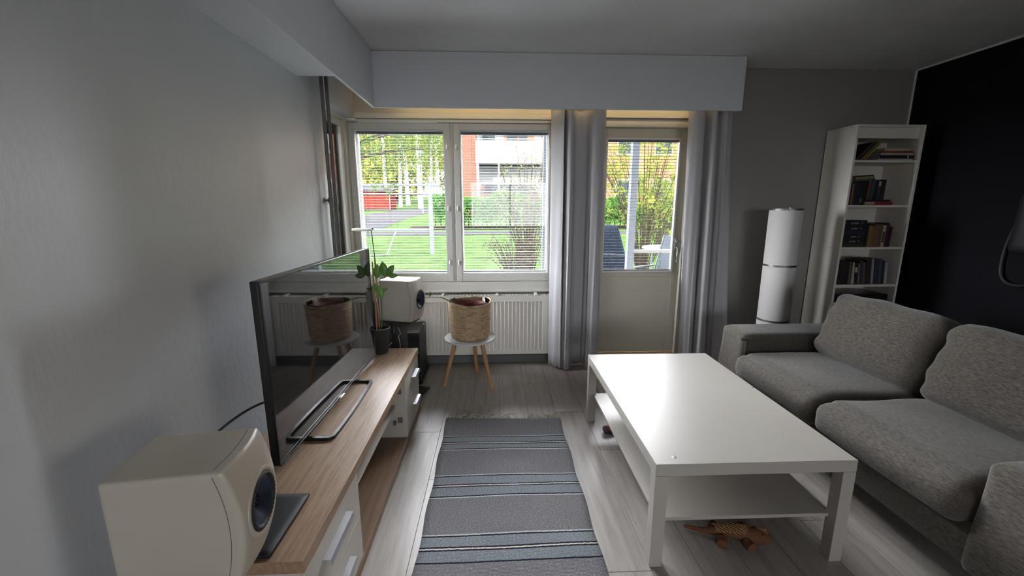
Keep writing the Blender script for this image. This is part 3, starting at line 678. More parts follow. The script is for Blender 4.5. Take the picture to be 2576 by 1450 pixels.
# ------------------------------------------------------------------ loudspeakers (front faces local +x), stands
def speaker(label, loc, rot):
    t = thing('loudspeaker', label, 'loudspeaker', loc, rot, 'pair of white loudspeakers')
    W, H, D = .200, .302, .250
    def dep(y, z): return .030 * (1 - (z / (H / 2)) ** 2) + .012 * (1 - (y / (W / 2)) ** 2)
    def warp(x, y, z):
        k = max(0, (x + D / 2) / D) ** 3
        xn = x + k * (dep(y, z) - .008)
        if x > D / 2 - .011 and y * y + z * z < .0745 ** 2: xn -= .055
        return (xn, y, z)
    MB().rbox((0, 0, H / 2), (D, W, H), .008, 44, warp).build('cabinet', 'speaker_cream', t, smooth=40)
    fx = D / 2 + dep(0, 0) - .008 - .0055
    zc = H / 2
    MB().lathe([(.084, -.010), (.0835, -.001), (.081, .0006), (.0725, .0002), (.0705, -.002), (.070, -.012)], 48, (fx, 0, zc), 'x').build('trim_ring', 'speaker_cream', t, smooth=50)
    s = MB(); n = 72; prof = [(.0705, -.002), (.068, .001), (.064, .003), (.060, .001), (.058, -.004)]; vs = []; fs = []
    for j, (r, h) in enumerate(prof):
        for k in range(n):
            a = 2 * PI * k / n; hh = h + (.0016 if k % 2 and 0 < j < 4 else 0); vs.append((fx + hh, r * math.cos(a), zc + r * math.sin(a)))
    for j in range(4):
        for k in range(n): fs.append((j * n + k, j * n + (k + 1) % n, (j + 1) * n + (k + 1) % n, (j + 1) * n + k))
    s.add(vs, fs); s.build('surround', 'rubber', t, smooth=30)
    MB().lathe([(.0585, -.004), (.050, -.009), (.040, -.016), (.028, -.024), (.022, -.027)], 40, (fx, 0, zc), 'x').build('cone', 'cone_blue', t, smooth=50)
    tw = MB().lathe([(.022, -.027), (.0205, -.023), (.019, -.025), (.0135, -.029)], 32, (fx, 0, zc), 'x').build('tweeter_ring', 'black_gloss', t, smooth=50)
    d = MB(); d.lathe([(.0135, -.028), (.011, -.021), (.006, -.017), (.0001, -.016)], 24, (fx, 0, zc), 'x')
    for k in range(9):
        a = 2 * PI * k / 9; ca, sa = math.cos(a), math.sin(a)
        d.tube([(fx - .0245, .019 * ca, zc + .019 * sa), (fx - .013, .010 * ca, zc + .010 * sa)], [.0018, .0008], 5)
    d.build('tweeter', 'black_gloss', tw, smooth=50)
    for sx in (-.09, .09):
        for sy in (-.07, .07): MB().tube([(sx, sy, -.003), (sx, sy, .002)], .008, 10).build('foot', 'rubber', t)
    sp = []
    def pp(y, z): return (D / 2 - .024 + .8 * (dep(y, z) - .008), y, H / 2 + z)
    ww, hh = W / 2 + .0002, H / 2 + .0002
    for k in range(13): sp.append(pp(-ww, -hh + .012 + (2 * hh - .024) * k / 12))
    for k in range(9): sp.append(pp(-ww + .012 + (2 * ww - .024) * k / 8, hh))
    for k in range(13): sp.append(pp(ww, hh - .012 - (2 * hh - .024) * k / 12))
    MB().tube(sp, .0007, 5).build('seam', 'sofa_piping', t)
    # rear panel with terminals
    MB().rbox((-D / 2 - .001, 0, .09), (.004, .10, .08), .0015, 4).build('rear_panel', 'black_plastic', t, smooth=40)
    return t
speaker('white loudspeaker in the foreground beside the near sideboard end', (-.745, .937, .512), .136)
speaker('white loudspeaker on a black stand by the window', (-.692, 3.015, .581), -.25)
def stand(label, loc, rot, h, base):
    t = thing('speaker_stand', label, 'speaker stand', loc, rot, 'black loudspeaker stands')
    MB().box(-.11, .11, -.085, .085, h - .008, h).build('top_plate', 'black_matt', t, bevel=.002)
    MB().rbox((-.005, 0, h / 2), (.055, .105, h - .02), .008, 6).build('column', 'black_matt', t, smooth=50)
    MB().tube([(-.075, -.02, .012), (-.075, -.02, h - .008)], .016, 14).build('cable_tube', 'black_matt', t, smooth=50)
    b = MB(); bx0, bx1, by = base; b.add([(bx0, -by, .014), (bx1, -by, .014), (bx1, by, .014), (bx0, by, .014), (bx0, -by, .024), (bx1, -by, .024), (bx1, by, .024), (bx0, by, .024)], [(0, 3, 2, 1), (4, 5, 6, 7), (0, 1, 5, 4), (1, 2, 6, 5), (2, 3, 7, 6), (3, 0, 4, 7)])
    bo = b.build('base_plate', 'black_matt', t, bevel=.002)
    for sx in (bx0 + .02, bx1 - .02):
        for sy in (-by + .02, by - .02):
            s = MB(); s.lathe([(.001, 0), (.006, .014), (.006, .026), (.010, .027), (.010, .034), (.004, .040), (.0001, .041)], 12, (sx, sy, 0)); s.build('spike', 'pipe_grey', bo, smooth=40)
    return t
stand('black stand under the white loudspeaker in the foreground', (-.745, .857, 0), .06, .509, (-.15, .15, .10))
stand('black stand with a wide column under the loudspeaker by the window', (-.692, 2.975, 0), -.25, .578, (-.14, .165, .10))
t = thing('black_slab', 'flat black slab lying on the sideboard beside the foreground loudspeaker', 'slab', (-.745, 1.105, .4622))
MB().rbox((0, 0, .008), (.268, .25, .0135), .005, 12).build('lid', 'navy_slab', t, smooth=50)
MB().rbox((0, 0, .003), (.262, .244, .005), .002, 8).build('bottom_case', 'black_plastic', t, smooth=50)

# subwoofer box by the radiator, cables
t = thing('subwoofer', 'black boxy subwoofer on a base plate beside the radiator', 'subwoofer', (-.725, 3.29, 0))
MB().box(-.13, .13, -.155, .165, .034, .43).build('cabinet', 'black_matt', t, bevel=.003)
MB().box(-.138, .145, -.170, .178, .012, .034).build('base_plate', 'black_plastic', t, bevel=.002)
MB().box(.1295, .1305, .08, .12, .36, .425).build('sticker', 'pipe_grey', t)
MB().box(.115, .132, .085, .118, .4285, .4315).build('badge', 'label_white', t, bevel=.001)
for sx in (-.115, .115):
    for sy in (-.145, .15): MB().tube([(sx, sy, 0), (sx, sy, .013)], .015, 12).build('foot', 'rubber', t)
t = thing('loudspeaker_cable', 'thin white cables dangling behind the sideboard end', 'cable', (-.85, 2.85, .3))
for pts in ([(-.80, 2.93, .56), (-.82, 2.90, .48), (-.80, 2.88, .40), (-.86, 2.86, .28), (-.84, 2.80, .12), (-.82, 2.76, .01)], [(-.70, 2.90, .55), (-.685, 2.905, .50), (-.70, 2.91, .47), (-.69, 2.90, .40), (-.71, 2.90, .2), (-.74, 2.86, .01)], [(-.74, 2.88, .44), (-.80, 2.86, .38), (-.86, 2.83, .27)]):
    MB((-.85, 2.85, .3)).tube(spline(pts, 5), .0022, 6).build('lead', 'cable_white', t, smooth=60)

# ------------------------------------------------------------------ stool and basket planter
OC = (-.195, 3.12)
t = thing('stool', 'small round white stool with three slanted wooden legs', 'stool', (OC[0], OC[1], 0))
MB().lathe([(.0001, .384), (.17, .384), (.200, .387), (.203, .393), (.200, .400), (.19, .4005), (.0001, .4005)], 56).build('seat', 'stool_white', t, smooth=45)
for fx, fy in ((-.406, 3.093), (-.027, 3.018), (-.159, 3.374)):
    dx, dy = fx - OC[0], fy - OC[1]; k = .52
    MB().tube([(dx, dy, .0), (dx * k, dy * k, .384)], [.0135, .0185], 16).build('leg', 'stool_wood', t, smooth=50)
MB().lathe([(.10, .372), (.10, .384)], 24).build('mount_ring', 'stool_wood', t, smooth=50)
t = thing('basket_planter', 'round woven seagrass basket holding a dark red plant pot', 'planter', (OC[0], OC[1] - .01, .401))
prof = [(.02, .001), (.125, .001), (.143, .010), (.150, .03)]
for i in range(17):
    z = .04 + .235 * i / 16; prof.append((.1515 + .013 * (i / 16) + .0022 * (i % 2), z))
prof += [(.167, .284), (.163, .290), (.157, .286), (.155, .20), (.148, .05), (.10, .02)]
b = MB(); b.lathe(prof, 72, (0, 0, 0), wob=.006)
for i, p in enumerate(b.v):
    a = math.atan2(p[1], p[0]); zz = p[2] + (.006 * math.sin(2 * a + .6) + .003 * math.sin(5 * a)) * (p[2] / .29) ** 2; b.v[i] = (p[0], p[1], zz)
b.build('basket', 'seagrass', t, smooth=70)
MB().lathe([(.154, .10), (.1545, .283), (.1555, .292), (.153, .288), (.151, .20)], 48, wob=.008).build('plastic_liner', 'clear_glass', t, smooth=60)
MB().lathe([(.09, .02), (.125, .20), (.132, .255), (.136, .262), (.130, .263), (.124, .24), (.122, .215)], 48, (.008, .0, 0)).build('inner_pot', 'pot_red', t, smooth=50)
MB().lathe([(.0001, .222), (.06, .226), (.122, .218)], 32, (.008, 0, 0)).build('soil', 'soil', t, smooth=60)
s = MB(); s.tube(spline([(-.06, -.04, .22), (-.11, -.03, .262), (-.16, -.01, .295), (-.22, .0, .318), (-.285, .0, .322), (-.335, -.005, .322), (-.36, -.01, .335)], 6), [.0045] * 19 + [.0038] * 18, 8)
stm = s.build('stem', 'stem_green', t, smooth=60)
def leafm(parent, name, p0, d, L, W, up=(0, 0, 1), m='leaf_green', fold=.15):
    d = Vector(d).normalized(); up = Vector(up); sd = d.cross(up).normalized(); nn = sd.cross(d); p0 = Vector(p0)
    rows = [(0, 0), (.12, .45), (.3, .9), (.5, 1), (.7, .82), (.87, .42), (1, 0)]
    vs = []; fs = []
    for (s, w) in rows:
        c = p0 + d * L * s + nn * (-.12 * L * s * s)
        for k in (-1, 0, 1): vs.append(c + sd * (k * w * W / 2) + nn * (abs(k) * fold * w * W / 2))
    for i in range(len(rows) - 1):
        for k in (0, 1): fs.append((i * 3 + k, i * 3 + k + 1, i * 3 + 4 + k, i * 3 + 3 + k))
    ob = MB().add(vs, fs).build(name, m, parent, smooth=80); so = ob.modifiers.new('thickness', 'SOLIDIFY'); so.thickness = .0008
    return ob
leafm(stm, 'leaf', (-.352, -.008, .33), (-.25, -.1, 1), .085, .035, (0, -1, .2))
leafm(stm, 'leaf', (-.30, 0, .322), (.1, -.3, .6), .05, .02, (0, -1, .2))

# ------------------------------------------------------------------ potted plants and grow lamp behind the television
OP = (-.742, 2.605, .4622)
t = thing('potted_plant', 'leafy plant in a tall black pot on the sideboard end', 'potted plant', OP)
MB().lathe([(.0001, .001), (.040, .001), (.043, .006), (.060, .150), (.0645, .155), (.0645, .172), (.061, .173), (.058, .160), (.056, .12)], 40).build('pot', 'pot_dark', t, smooth=45)
MB().lathe([(.0001, .146), (.03, .149), (.058, .143)], 28).build('soil', 'soil', t, smooth=60)
MB().tube([(-.020, .0, .12), (-.022, -.004, .60)], [.0055, .0050], 10).build('support_stick', 'copper_stick', t, smooth=60)
MB().tube([(-.008, .012, .12), (-.010, .010, .628)], [.0042, .0038], 10).build('support_stick', 'copper_stick', t, smooth=60)
s = MB(); s.tube(spline([(.006, 0, .14), (.018, .0, .26), (.018, 0, .36), (.010, 0, .44)], 6), .0035, 8); st1 = s.build('stem', 'stem_green', t, smooth=60)
s = MB(); s.tube(spline([(-.012, 0, .40), (.010, 0, .475), (.045, -.005, .500), (.075, -.01, .520)], 6), .0022, 6); st2 = s.build('stem', 'stem_green', t, smooth=60)
FU = (0, -1, .15)
leafm(st1, 'leaf', (.014, -.002, .445), (.12, -.2, -.9), .085, .042, FU)
leafm(st1, 'leaf', (.012, 0, .43), (-.7, -.2, .6), .05, .025, FU)
leafm(st1, 'leaf', (.02, 0, .41), (.85, -.3, .40), .055, .022, FU)
leafm(st2, 'leaf', (.052, -.005, .503), (-.10, -.15, 1), .100, .056, FU)
leafm(st2, 'leaf', (.068, -.01, .515), (.55, -.15, .8), .080, .042, FU)
leafm(st2, 'leaf', (.068, -.01, .515), (1, -.15, -.05), .066, .036, FU)
leafm(st2, 'leaf', (.000, 0, .49), (.10, -.2, .9), .098, .050, FU)
leafm(st2, 'leaf', (-.012, 0, .42), (-1, -.3, .5), .06, .03, FU)
leafm(st2, 'leaf', (-.016, 0, .44), (-.4, -.3, -.5), .05, .03, FU)
OW = (-.985, 3.42, 0)
t = thing('plant_stand', 'slim dark plant stand in the corner by the window', 'plant stand', OW)
MB().lathe([(.0001, .625), (.085, .625), (.088, .630), (.085, .635), (.0001, .635)], 32).build('top', 'black_matt', t, smooth=45)
for k in range(3):
    a = 2 * PI * k / 3 + .4; MB().tube([(.085 * math.cos(a), .085 * math.sin(a), 0), (.06 * math.cos(a), .06 * math.sin(a), .626)], .008, 10).build('leg', 'black_matt', t, smooth=50)
t = thing('potted_plant', 'small grassy plant in a grey pot behind the loudspeaker', 'potted plant', (OW[0], OW[1], .635))
MB().lathe([(.0001, .001), (.042, .001), (.058, .105), (.061, .108), (.061, .118), (.056, .118), (.053, .09)], 32).build('pot', 'pot_grey', t, smooth=45)
MB().lathe([(.0001, .096), (.054, .092)], 24).build('soil', 'soil', t)
rnd = random.Random(5)
for k in range(16):
    a = rnd.uniform(0, 2 * PI); L = rnd.uniform(.10, .2); c, s_ = math.cos(a), math.sin(a)
    pts = [(.01 * c, .01 * s_, .095), (.03 * c, .03 * s_, .095 + L * .6), (.07 * c, .07 * s_, .095 + L * .8), (.12 * c, .12 * s_, .095 + L * .55)]
    MB().tube(spline(pts, 4), [.0028] * 6 + [.002] * 6 + [.0006], 4).build('blade', 'dry_leaf' if k % 3 else 'stem_green', t, smooth=60)
OG = (-.935, 3.22, 0)
t = thing('grow_lamp', 'slim grow lamp with flat white head above the plants', 'lamp', OG)
MB().lathe([(.0001, 0), (.05, 0), (.052, .006), (.048, .012), (.012, .016), (.0001, .016)], 32, (.012, 0, 0)).build('base', 'black_matt', t, smooth=45)
MB().tube(spline([(.03, 0, .014), (.028, 0, .6), (.018, 0, .90), (.004, 0, 1.12), (-.002, 0, 1.215), (-.006, 0, 1.235)], 6), .0038, 8).build('pole', 'black_plastic', t, smooth=60)
MB().tube(spline([(.022, .02, .014), (.0, .02, .6), (-.018, .015, .90), (-.020, .01, 1.05), (-.026, 0, 1.22)], 6), .002, 6).build('lead', 'cable_white', t, smooth=60)
MB().rbox((-.065, 0, 1.228), (.145, .075, .020), .009, 10, lambda x, y, z: (x, y, z + .5 * (x * x))).build('head', 'white_plastic', t, smooth=60)
MB().rbox((.0, 0, 1.236), (.030, .03, .014), .005, 5).build('joint', 'black_plastic', t, smooth=60)

# ------------------------------------------------------------------ floor lamp
t = thing('floor_lamp', 'tall white cylindrical fabric floor lamp behind the sofa arm', 'lamp', (2.313, 3.235, 0))
R_ = .1165
for i, (za, zb) in enumerate(((.030, .474), (.490, .928), (.944, 1.372))):
    MB().lathe([(R_, za), (R_, zb)], 56).build('shade', 'lampshade', t, smooth=60)
for z in (.474, .928, 1.372):
    MB().lathe([(R_ - .004, z), (R_ + .0015, z), (R_ + .0015, z + .016 if z < 1.3 else z + .012), (R_ - .004, z + .016 if z < 1.3 else z + .012)], 56).build('ring', 'lamp_metal', t, smooth=30)
MB().lathe([(.0001, .0), (R_ + .008, 0), (R_ + .008, .018), (R_, .030), (.0001, .030)], 56).build('base', 'lamp_metal', t, smooth=40)
b = MB(); b.lathe([(.10, 1.380), (.1135, 1.380), (.1135, 1.386), (.10, 1.386), (.10, 1.380)], 40)
for k in range(3):
    a = k * 2 * PI / 3; b.tube([(0, 0, 1.383), (.105 * math.cos(a), .105 * math.sin(a), 1.383)], .003, 6)
b.build('top_frame', 'lamp_metal', t, smooth=40)
MB().tube([(0, 0, .03), (0, 0, 1.384)], .008, 10).build('inner_pole', 'lamp_metal', t)
MB().lathe([(.0001, .0), (.012, .0), (.012, .012), (.0001, .016)], 14, (.02, -.02, 1.384)).build('finial', 'lamp_metal', t, smooth=40)

# ------------------------------------------------------------------ bookcase and books
BX0, BX1, BY0, BY1, BH = 2.838, 3.396, 3.283, 3.588, 2.032
OB = (BX0, BY0, 0)
t = thing('bookcase', 'tall narrow white bookcase in the dark corner', 'bookcase', OB)
for xa, xb in ((BX0, BX0 + .018), (BX1 - .018, BX1)): MB(OB).box(xa, xb, BY0, BY1, 0, BH).build('side_panel', 'shelf_white', t, bevel=.0008)
xi0, xi1 = BX0 + .018, BX1 - .018
MB(OB).box(xi0, xi1, BY0 + .002, BY1, BH - .018, BH).build('top', 'shelf_white', t, bevel=.0008)
MB(OB).box(xi0, xi1, BY0 + .03, BY0 + .045, 1.932, BH - .018).build('front_rail', 'shelf_white', t, bevel=.0008)
MB(OB).box(xi0, xi1, BY1 - .008, BY1 - .002, .08, BH - .018).build('back_panel', 'shelf_white', t)
MB(OB).box(xi0, xi1, BY0 + .02, BY0 + .035, 0, .08).build('plinth', 'shelf_white', t)
SH = [1.764, 1.414, 1.072, .757, .40, .08]
for z in SH: MB(OB).box(xi0, xi1, BY0 + .004, BY1 - .008, z - .018, z).build('shelf', 'shelf_white', t, bevel=.0008)
for (yy, zz) in ((.06, 2.02), (.235, 2.02), (.10, 1.06), (.25, 1.06)):
    MB().lathe([(.005, 0), (.004, -.0008), (.0001, -.001)], 10, (0, yy, zz), 'x').build('screw', 'baseboard_grey', t)
ORD = ['first', 'second', 'third', 'fourth', 'fifth', 'sixth', 'seventh', 'eighth', 'ninth', 'tenth', 'eleventh', 'twelfth', 'thirteenth', 'fourteenth', 'fifteenth']
SHN = ['top', 'second', 'third', 'fourth']
def book(label, shelf, x, z, th, h, dp, col, lean=0, flat=False, stripe=None, y=None, text=None):
    # upright: spine towards the room, x = left edge at the bottom; flat: lies on its side, x = left end, h along x
    o = thing('book', label, 'book', (x, BY0 + .03 if y is None else y, z), 0, 'books on the %s bookcase shelf' % SHN[shelf])
    o.rotation_euler = (0, lean, 0)
    c = .0018; m = MB()
    if not flat:
        m.box(0, c, 0, dp, 0, h); m.box(th - c, th, 0, dp, 0, h); m.box(c, th - c, 0, c, 0, h); m.box(c, th - c, c, dp - .004, .003, h - .003, 1)
        if stripe: m.box(th * .15, th * .85, -.0004, 0, h * stripe[1], h * stripe[2], 2)
    else:
        m.box(0, h, 0, dp, 0, c); m.box(0, h, 0, dp, th - c, th); m.box(0, h, 0, c, c, th - c); m.box(.003, h - .003, c, dp - .004, c, th - c, 1)
        if stripe: m.box(h * stripe[1], h * stripe[2], -.0004, 0, th * .15, th * .85, 2)
    mats = [bookmat(col), 'pages'] + ([bookmat(stripe[0])] if stripe else [])
    b = m.build('cover', mats, o)
    if text:
        cu = bpy.data.curves.new('title', 'FONT'); cu.body = text; cu.size = th * .55; cu.align_x = 'CENTER'; cu.align_y = 'CENTER'; cu.extrude = .0003
        cu.materials.append(bookmat((.45, .45, .45)))
        tmp = bpy.data.objects.new('title_curve', cu); COL.objects.link(tmp); bpy.context.view_layer.update()
        me = bpy.data.meshes.new_from_object(tmp.evaluated_get(bpy.context.evaluated_depsgraph_get())); bpy.data.objects.remove(tmp)
        to = bpy.data.objects.new('title', me); COL.objects.link(to); to.parent = b; to.location = (h * .55, -.0006, th / 2); to.rotation_euler = (PI / 2, 0, 0)
    return o
BK = (.012, .012, .014); NV = (.015, .02, .035); DG = (.05, .05, .05); YE = (.28, .20, .05); WH = (.45, .42, .38); RD = (.19, .025, .025); BR = (.13, .07, .04); TL = (.05, .09, .09); BL = (.045, .06, .09); CR = (.42, .36, .26); PU = (.07, .015, .045); GR = (.14, .14, .13); OG_ = (.22, .11, .03)
# shelf 1: leaning magazines, lying stack
z = SH[0]
for i, (cn, c, th) in enumerate((('black', BK, .014), ('dark red', (.10, .03, .025), .010), ('dark green', (.03, .05, .04), .010), ('yellow', YE, .008), ('mustard yellow', (.30, .22, .06), .010))):
    book('%s slim magazine leaning on the top bookcase shelf, %s of five' % (cn, ORD[i]), 0, xi0 + .010 + i * .021, z + .001, th, .196, .21, c, lean=.78 - i * .012)
zz = z
for i, (cn, c, th, xo, h, st) in enumerate((('white', WH, .014, .215, .285, None), ('black', BK, .026, .228, .285, (WH, .80, .84)), ('off-white', (.40, .35, .31), .018, .232, .270, None), ('red', RD, .012, .236, .262, None), ('cream', CR, .024, .258, .215, None))):
    book('%s book lying flat on the top bookcase shelf' % cn, 0, xi0 + xo, zz, th, h, .20, c, flat=True, stripe=st); zz += th + .0004
book('grey book lying under the stack on the top shelf, partly hidden', 0, xi0 + .165, z, .013, .048, .19, GR, flat=True)
# shelf 2
z = SH[1]; xx = xi0 + .004
row2 = [('dark olive', (.05, .05, .02), .014, .165, 0, None), ('black', BK, .016, .180, 0, None), ('tan brown', (.20, .12, .05), .020, .172, 0, None), ('navy', NV, .026, .182, 0, None), ('dark navy', (.012, .015, .03), .024, .182, 0, None), ('glossy black', BK, .022, .184, 0, (GR, .1, .3)), ('black', (.015, .013, .012), .024, .182, 0, None)]
for i, (cn, c, th, h, ln, st) in enumerate(row2):
    book('%s upright book, %s from the left on the second bookcase shelf' % (cn, ORD[i]), 1, xx, z, th, h, .15, c, stripe=st); xx += th + .0015
xr = xx + .003; zr = z + .044
book('red book lying flat under upright books on the second shelf', 1, xr - .002, z, .028, .235, .16, RD, flat=True, stripe=((.40, .30, .27), .0, .36))
book('thin black book lying on the red book', 1, xr, z + .0285, .0145, .215, .15, BK, flat=True)
xx = xr + .004
row2b = [('reddish brown', BR, .020, .150, .05, (RD, .6, .9)), ('slate blue', BL, .030, .158, .06, None), ('black', BK, .022, .152, .03, None), ('black and white', DG, .026, .150, .02, (WH, .7, .95)), ('charcoal', (.02, .02, .022), .034, .158, .012, None)]
for i, (cn, c, th, h, ln, st) in enumerate(row2b):
    book('%s book standing on the lying red book, %s of five' % (cn, ORD[i]), 1, xx, zr + .0005, th, h, .14, c, lean=ln, stripe=st); xx += th + .004
zz = z + .1855
for cn, c, th, h in (('dark teal', TL, .016, .165), ('yellow', (.27, .21, .06), .018, .158), ('black', BK, .010, .150)):
    book('%s book lying on top of the second shelf row' % cn, 1, xi0 + .055, zz, th, h, .13, c, lean=-.06, flat=True); zz += th + .0005
# shelf 3: stack of six dark volumes, then uprights
z = SH[2]; zz = z
for i, (c, th, tx) in enumerate((((.03, .035, .025), .026, None), (BK, .040, 'potter   6'), ((.014, .010, .012), .036, 'potter   5'), (NV, .030, None), ((.012, .012, .02), .040, 'potter   4'), (BK, .046, 'potter   3'))):
    book('thick dark volume in the lying stack on the third shelf, %s from the bottom' % ORD[i], 2, xi0 + .022, zz, th, .190, .14, c, flat=True, text=tx, stripe=((.10, .02, .02), 0, .05)); zz += th + .0004
xx = xi0 + .222
row3 = [('dark green', (.03, .04, .03), .016, .165, 0, None), ('golden', (.24, .16, .06), .022, .175, 0, None), ('orange brown', OG_, .020, .170, 0, None), ('rusty brown', (.16, .085, .055), .040, .185, 0, None), ('brown', (.13, .075, .05), .030, .184, 0, None), ('cream', CR, .026, .178, 0, (DG, .2, .7)), ('dark purple', PU, .024, .186, .02, None), ('dark maroon', (.05, .012, .02), .022, .168, .05, None)]
for i, (cn, c, th, h, ln, st) in enumerate(row3):
    book('%s upright book, %s after the dark stack on the third shelf' % (cn, ORD[i]), 2, xx, z, th, h, .14, c, lean=ln, stripe=st); xx += th + .0015
book('thin dark book lying on the brown books of the third shelf', 2, xi0 + .285, z + .1865, .012, .12, .12, BK, flat=True)
# shelf 4: leaning row
z = SH[3]; xx = xi0 + .012
row4 = [('black', BK, .030, .205, 0), ('dark maroon', (.03, .012, .014), .034, .195, 0), ('very dark brown', (.02, .014, .012), .030, .195, 0), ('grey green', (.09, .09, .07), .030, .188, -.04), ('cream', CR, .026, .182, -.10), ('black', BK, .030, .178, -.11), ('pinkish brown', (.20, .12, .09), .014, .176, -.11), ('charcoal', (.04, .04, .045), .026, .200, -.11), ('slate grey', (.09, .09, .10), .018, .185, -.11), ('dark brown', (.035, .025, .018), .050, .210, -.10), ('pale grey', (.30, .29, .28), .020, .215, -.10), ('dark blue', (.03, .04, .06), .040, .212, -.09), ('slate blue', (.06, .08, .10), .026, .210, -.09), ('navy', NV, .022, .195, -.09), ('white and pale blue', (.26, .30, .32), .026, .185, -.09)]
for i, (cn, c, th, h, ln) in enumerate(row4):
    book('%s leaning book, %s from the left on the fourth shelf' % (cn, ORD[i]), 3, xx + (.0 if ln == 0 else .012), z + .0005 + (abs(math.sin(ln)) * 0), th, h, .15, c, lean=ln, stripe=(WH, .0, .55) if i == 14 else ((CR, .55, .8) if i == 5 else None)); xx += th + .0015
z5 = SH[4]
t = thing('storage_box', 'black storage box on the fifth bookcase shelf behind the sofa', 'box', (xi0 + .02, BY0 + .02, z5))
MB().box(0, .46, 0, .24, 0, .23).build('body', 'black_matt', t, bevel=.006)
MB().box(-.006, .466, -.006, .246, .21, .27).build('lid', 'black_plastic', t, bevel=.006)

# ------------------------------------------------------------------ sofa
OSF = (2.1, 1.9, 0)
t = thing('sofa', 'grey woven fabric two-seat sofa with loose cushions', 'sofa', OSF)
rn = random.Random(11)
def wr(fx, fy, am, ph):
    return am * (math.sin(fx * 9 + ph) * math.sin(fy * 7 + ph * 1.7) + .5 * math.sin(fx * 19 + fy * 13 + ph))
MB(OSF).rbox((2.115, 1.895, .215), (.88, 1.45, .19), .02, 10).build('base', 'sofa_fabric', t, smooth=60)
def arm(y0, y1):
    cy_ = (y0 + y1) / 2
    def w(x, y, z): return (x + .012 * math.sin(z * 9), y, z + (.012 * (1 - ((y) / ((y1 - y0) / 2)) ** 2) if z > .1 else 0))
    a = MB(OSF).rbox((2.115, cy_, .335), (.90, y1 - y0, .43), .030, 16, w).build('arm', 'sofa_fabric', t, smooth=60)
    yi = y0 + .006 if cy_ > 2 else y1 - .006
    q = [(1.700, yi, .16), (1.696, yi, .49), (1.703, yi, .512), (1.722, yi, .522), (2.50, yi, .523)]
    if cy_ > 2: MB(OSF).tube(spline(q, 6), .0065, 6).build('piping', 'sofa_piping', a, smooth=60)
arm(2.598, 2.875); arm(.925, 1.205)
MB(OSF).rbox((2.50, 1.9, .42), (.17, 1.95, .60), .04, 12, lambda x, y, z: (x + .10 * (z + .1), y, z)).build('back_frame', 'sofa_fabric', t, smooth=60)
def seat(y0, y1, ph, zt):
    sy = y1 - y0
    def w(x, y, z):
        b = (1 - min(1, abs(2 * x / .62)) ** 4) * (1 - min(1, abs(2 * y / sy)) ** 4)
        dz = .022 * b if z > 0 else 0
        fr = .022 * (1 - (2 * y / sy) ** 2) if x < 0 else 0
        return (x - fr * (1 - (z / .09) ** 2) * .8, y, z + dz + (.004 * math.sin(x * 14 + ph) * math.sin(y * 9 + ph) if z > 0 else 0) - (.012 if x < -.22 and z > 0 else 0))
    c = MB(OSF).rbox((1.615 + .31, (y0 + y1) / 2, zt - .085), (.62, sy - .004, .165), .052, 26, w).build('seat_cushion', 'sofa_fabric', t, smooth=70)
    return c
seat(1.895, 2.596, .3, .437); seat(1.207, 1.890, 2.1, .442)
def backc(y0, y1, ph, dx, dz):
    sy = y1 - y0; H = .42; T = .19; lean = .34
    def w(x, y, z):
        b = (1 - min(1, abs(2 * z / H)) ** 3) * (1 - min(1, abs(2 * y / sy)) ** 3)
        x2 = x - (.045 * b if x < 0 else 0)
        ed = min(1, (abs(2 * y / sy)) ** 6)
        wri = .008 * math.sin(z * 60 + ph) * ed * (1 if x < .05 else 0)
        x2 += wri; z2 = z + .015 * (1 - (2 * y / sy) ** 2) * (1 if z > 0 else 0) + .004 * math.sin(y * 22 + ph) * (z > .1)
        ca, sa = math.cos(lean), math.sin(lean)
        return (x2 * ca + z2 * sa, y + .006 * math.sin(z * 30 + ph), -x2 * sa + z2 * ca)
    c = MB(OSF).rbox((2.275 + dx, (y0 + y1) / 2, .625 + dz), (T, sy, H), .062, 26, w).build('back_cushion', 'sofa_fabric', t, smooth=70)
    # edge seam around the side of the cushion
    for sgn in (-1, 1):
        yy = (y0 + y1) / 2 + sgn * (sy / 2 + .001)
        ca, sa = math.cos(lean), math.sin(lean); pts = []
        for (xx_, zz_) in ((-.035, -.17), (-.038, 0), (-.035, .15), (0.0, .17)):
            pts.append((2.275 + dx + xx_ * ca + zz_ * sa, yy, .625 + dz - xx_ * sa + zz_ * ca))
        MB(OSF).tube(spline(pts, 5), .0028, 6).build('seam', 'sofa_piping', c, smooth=60)
backc(1.895, 2.585, .5, 0, 0); backc(1.195, 1.895, 2.9, .012, -.004)
for (xx, yy) in ((1.72, 1.0), (2.5, 1.0), (1.72, 2.8), (2.5, 2.8)): MB(OSF).tube([(xx, yy, 0), (xx, yy, .125)], [.02, .026], 12).build('leg', 'black_matt', t, smooth=40)

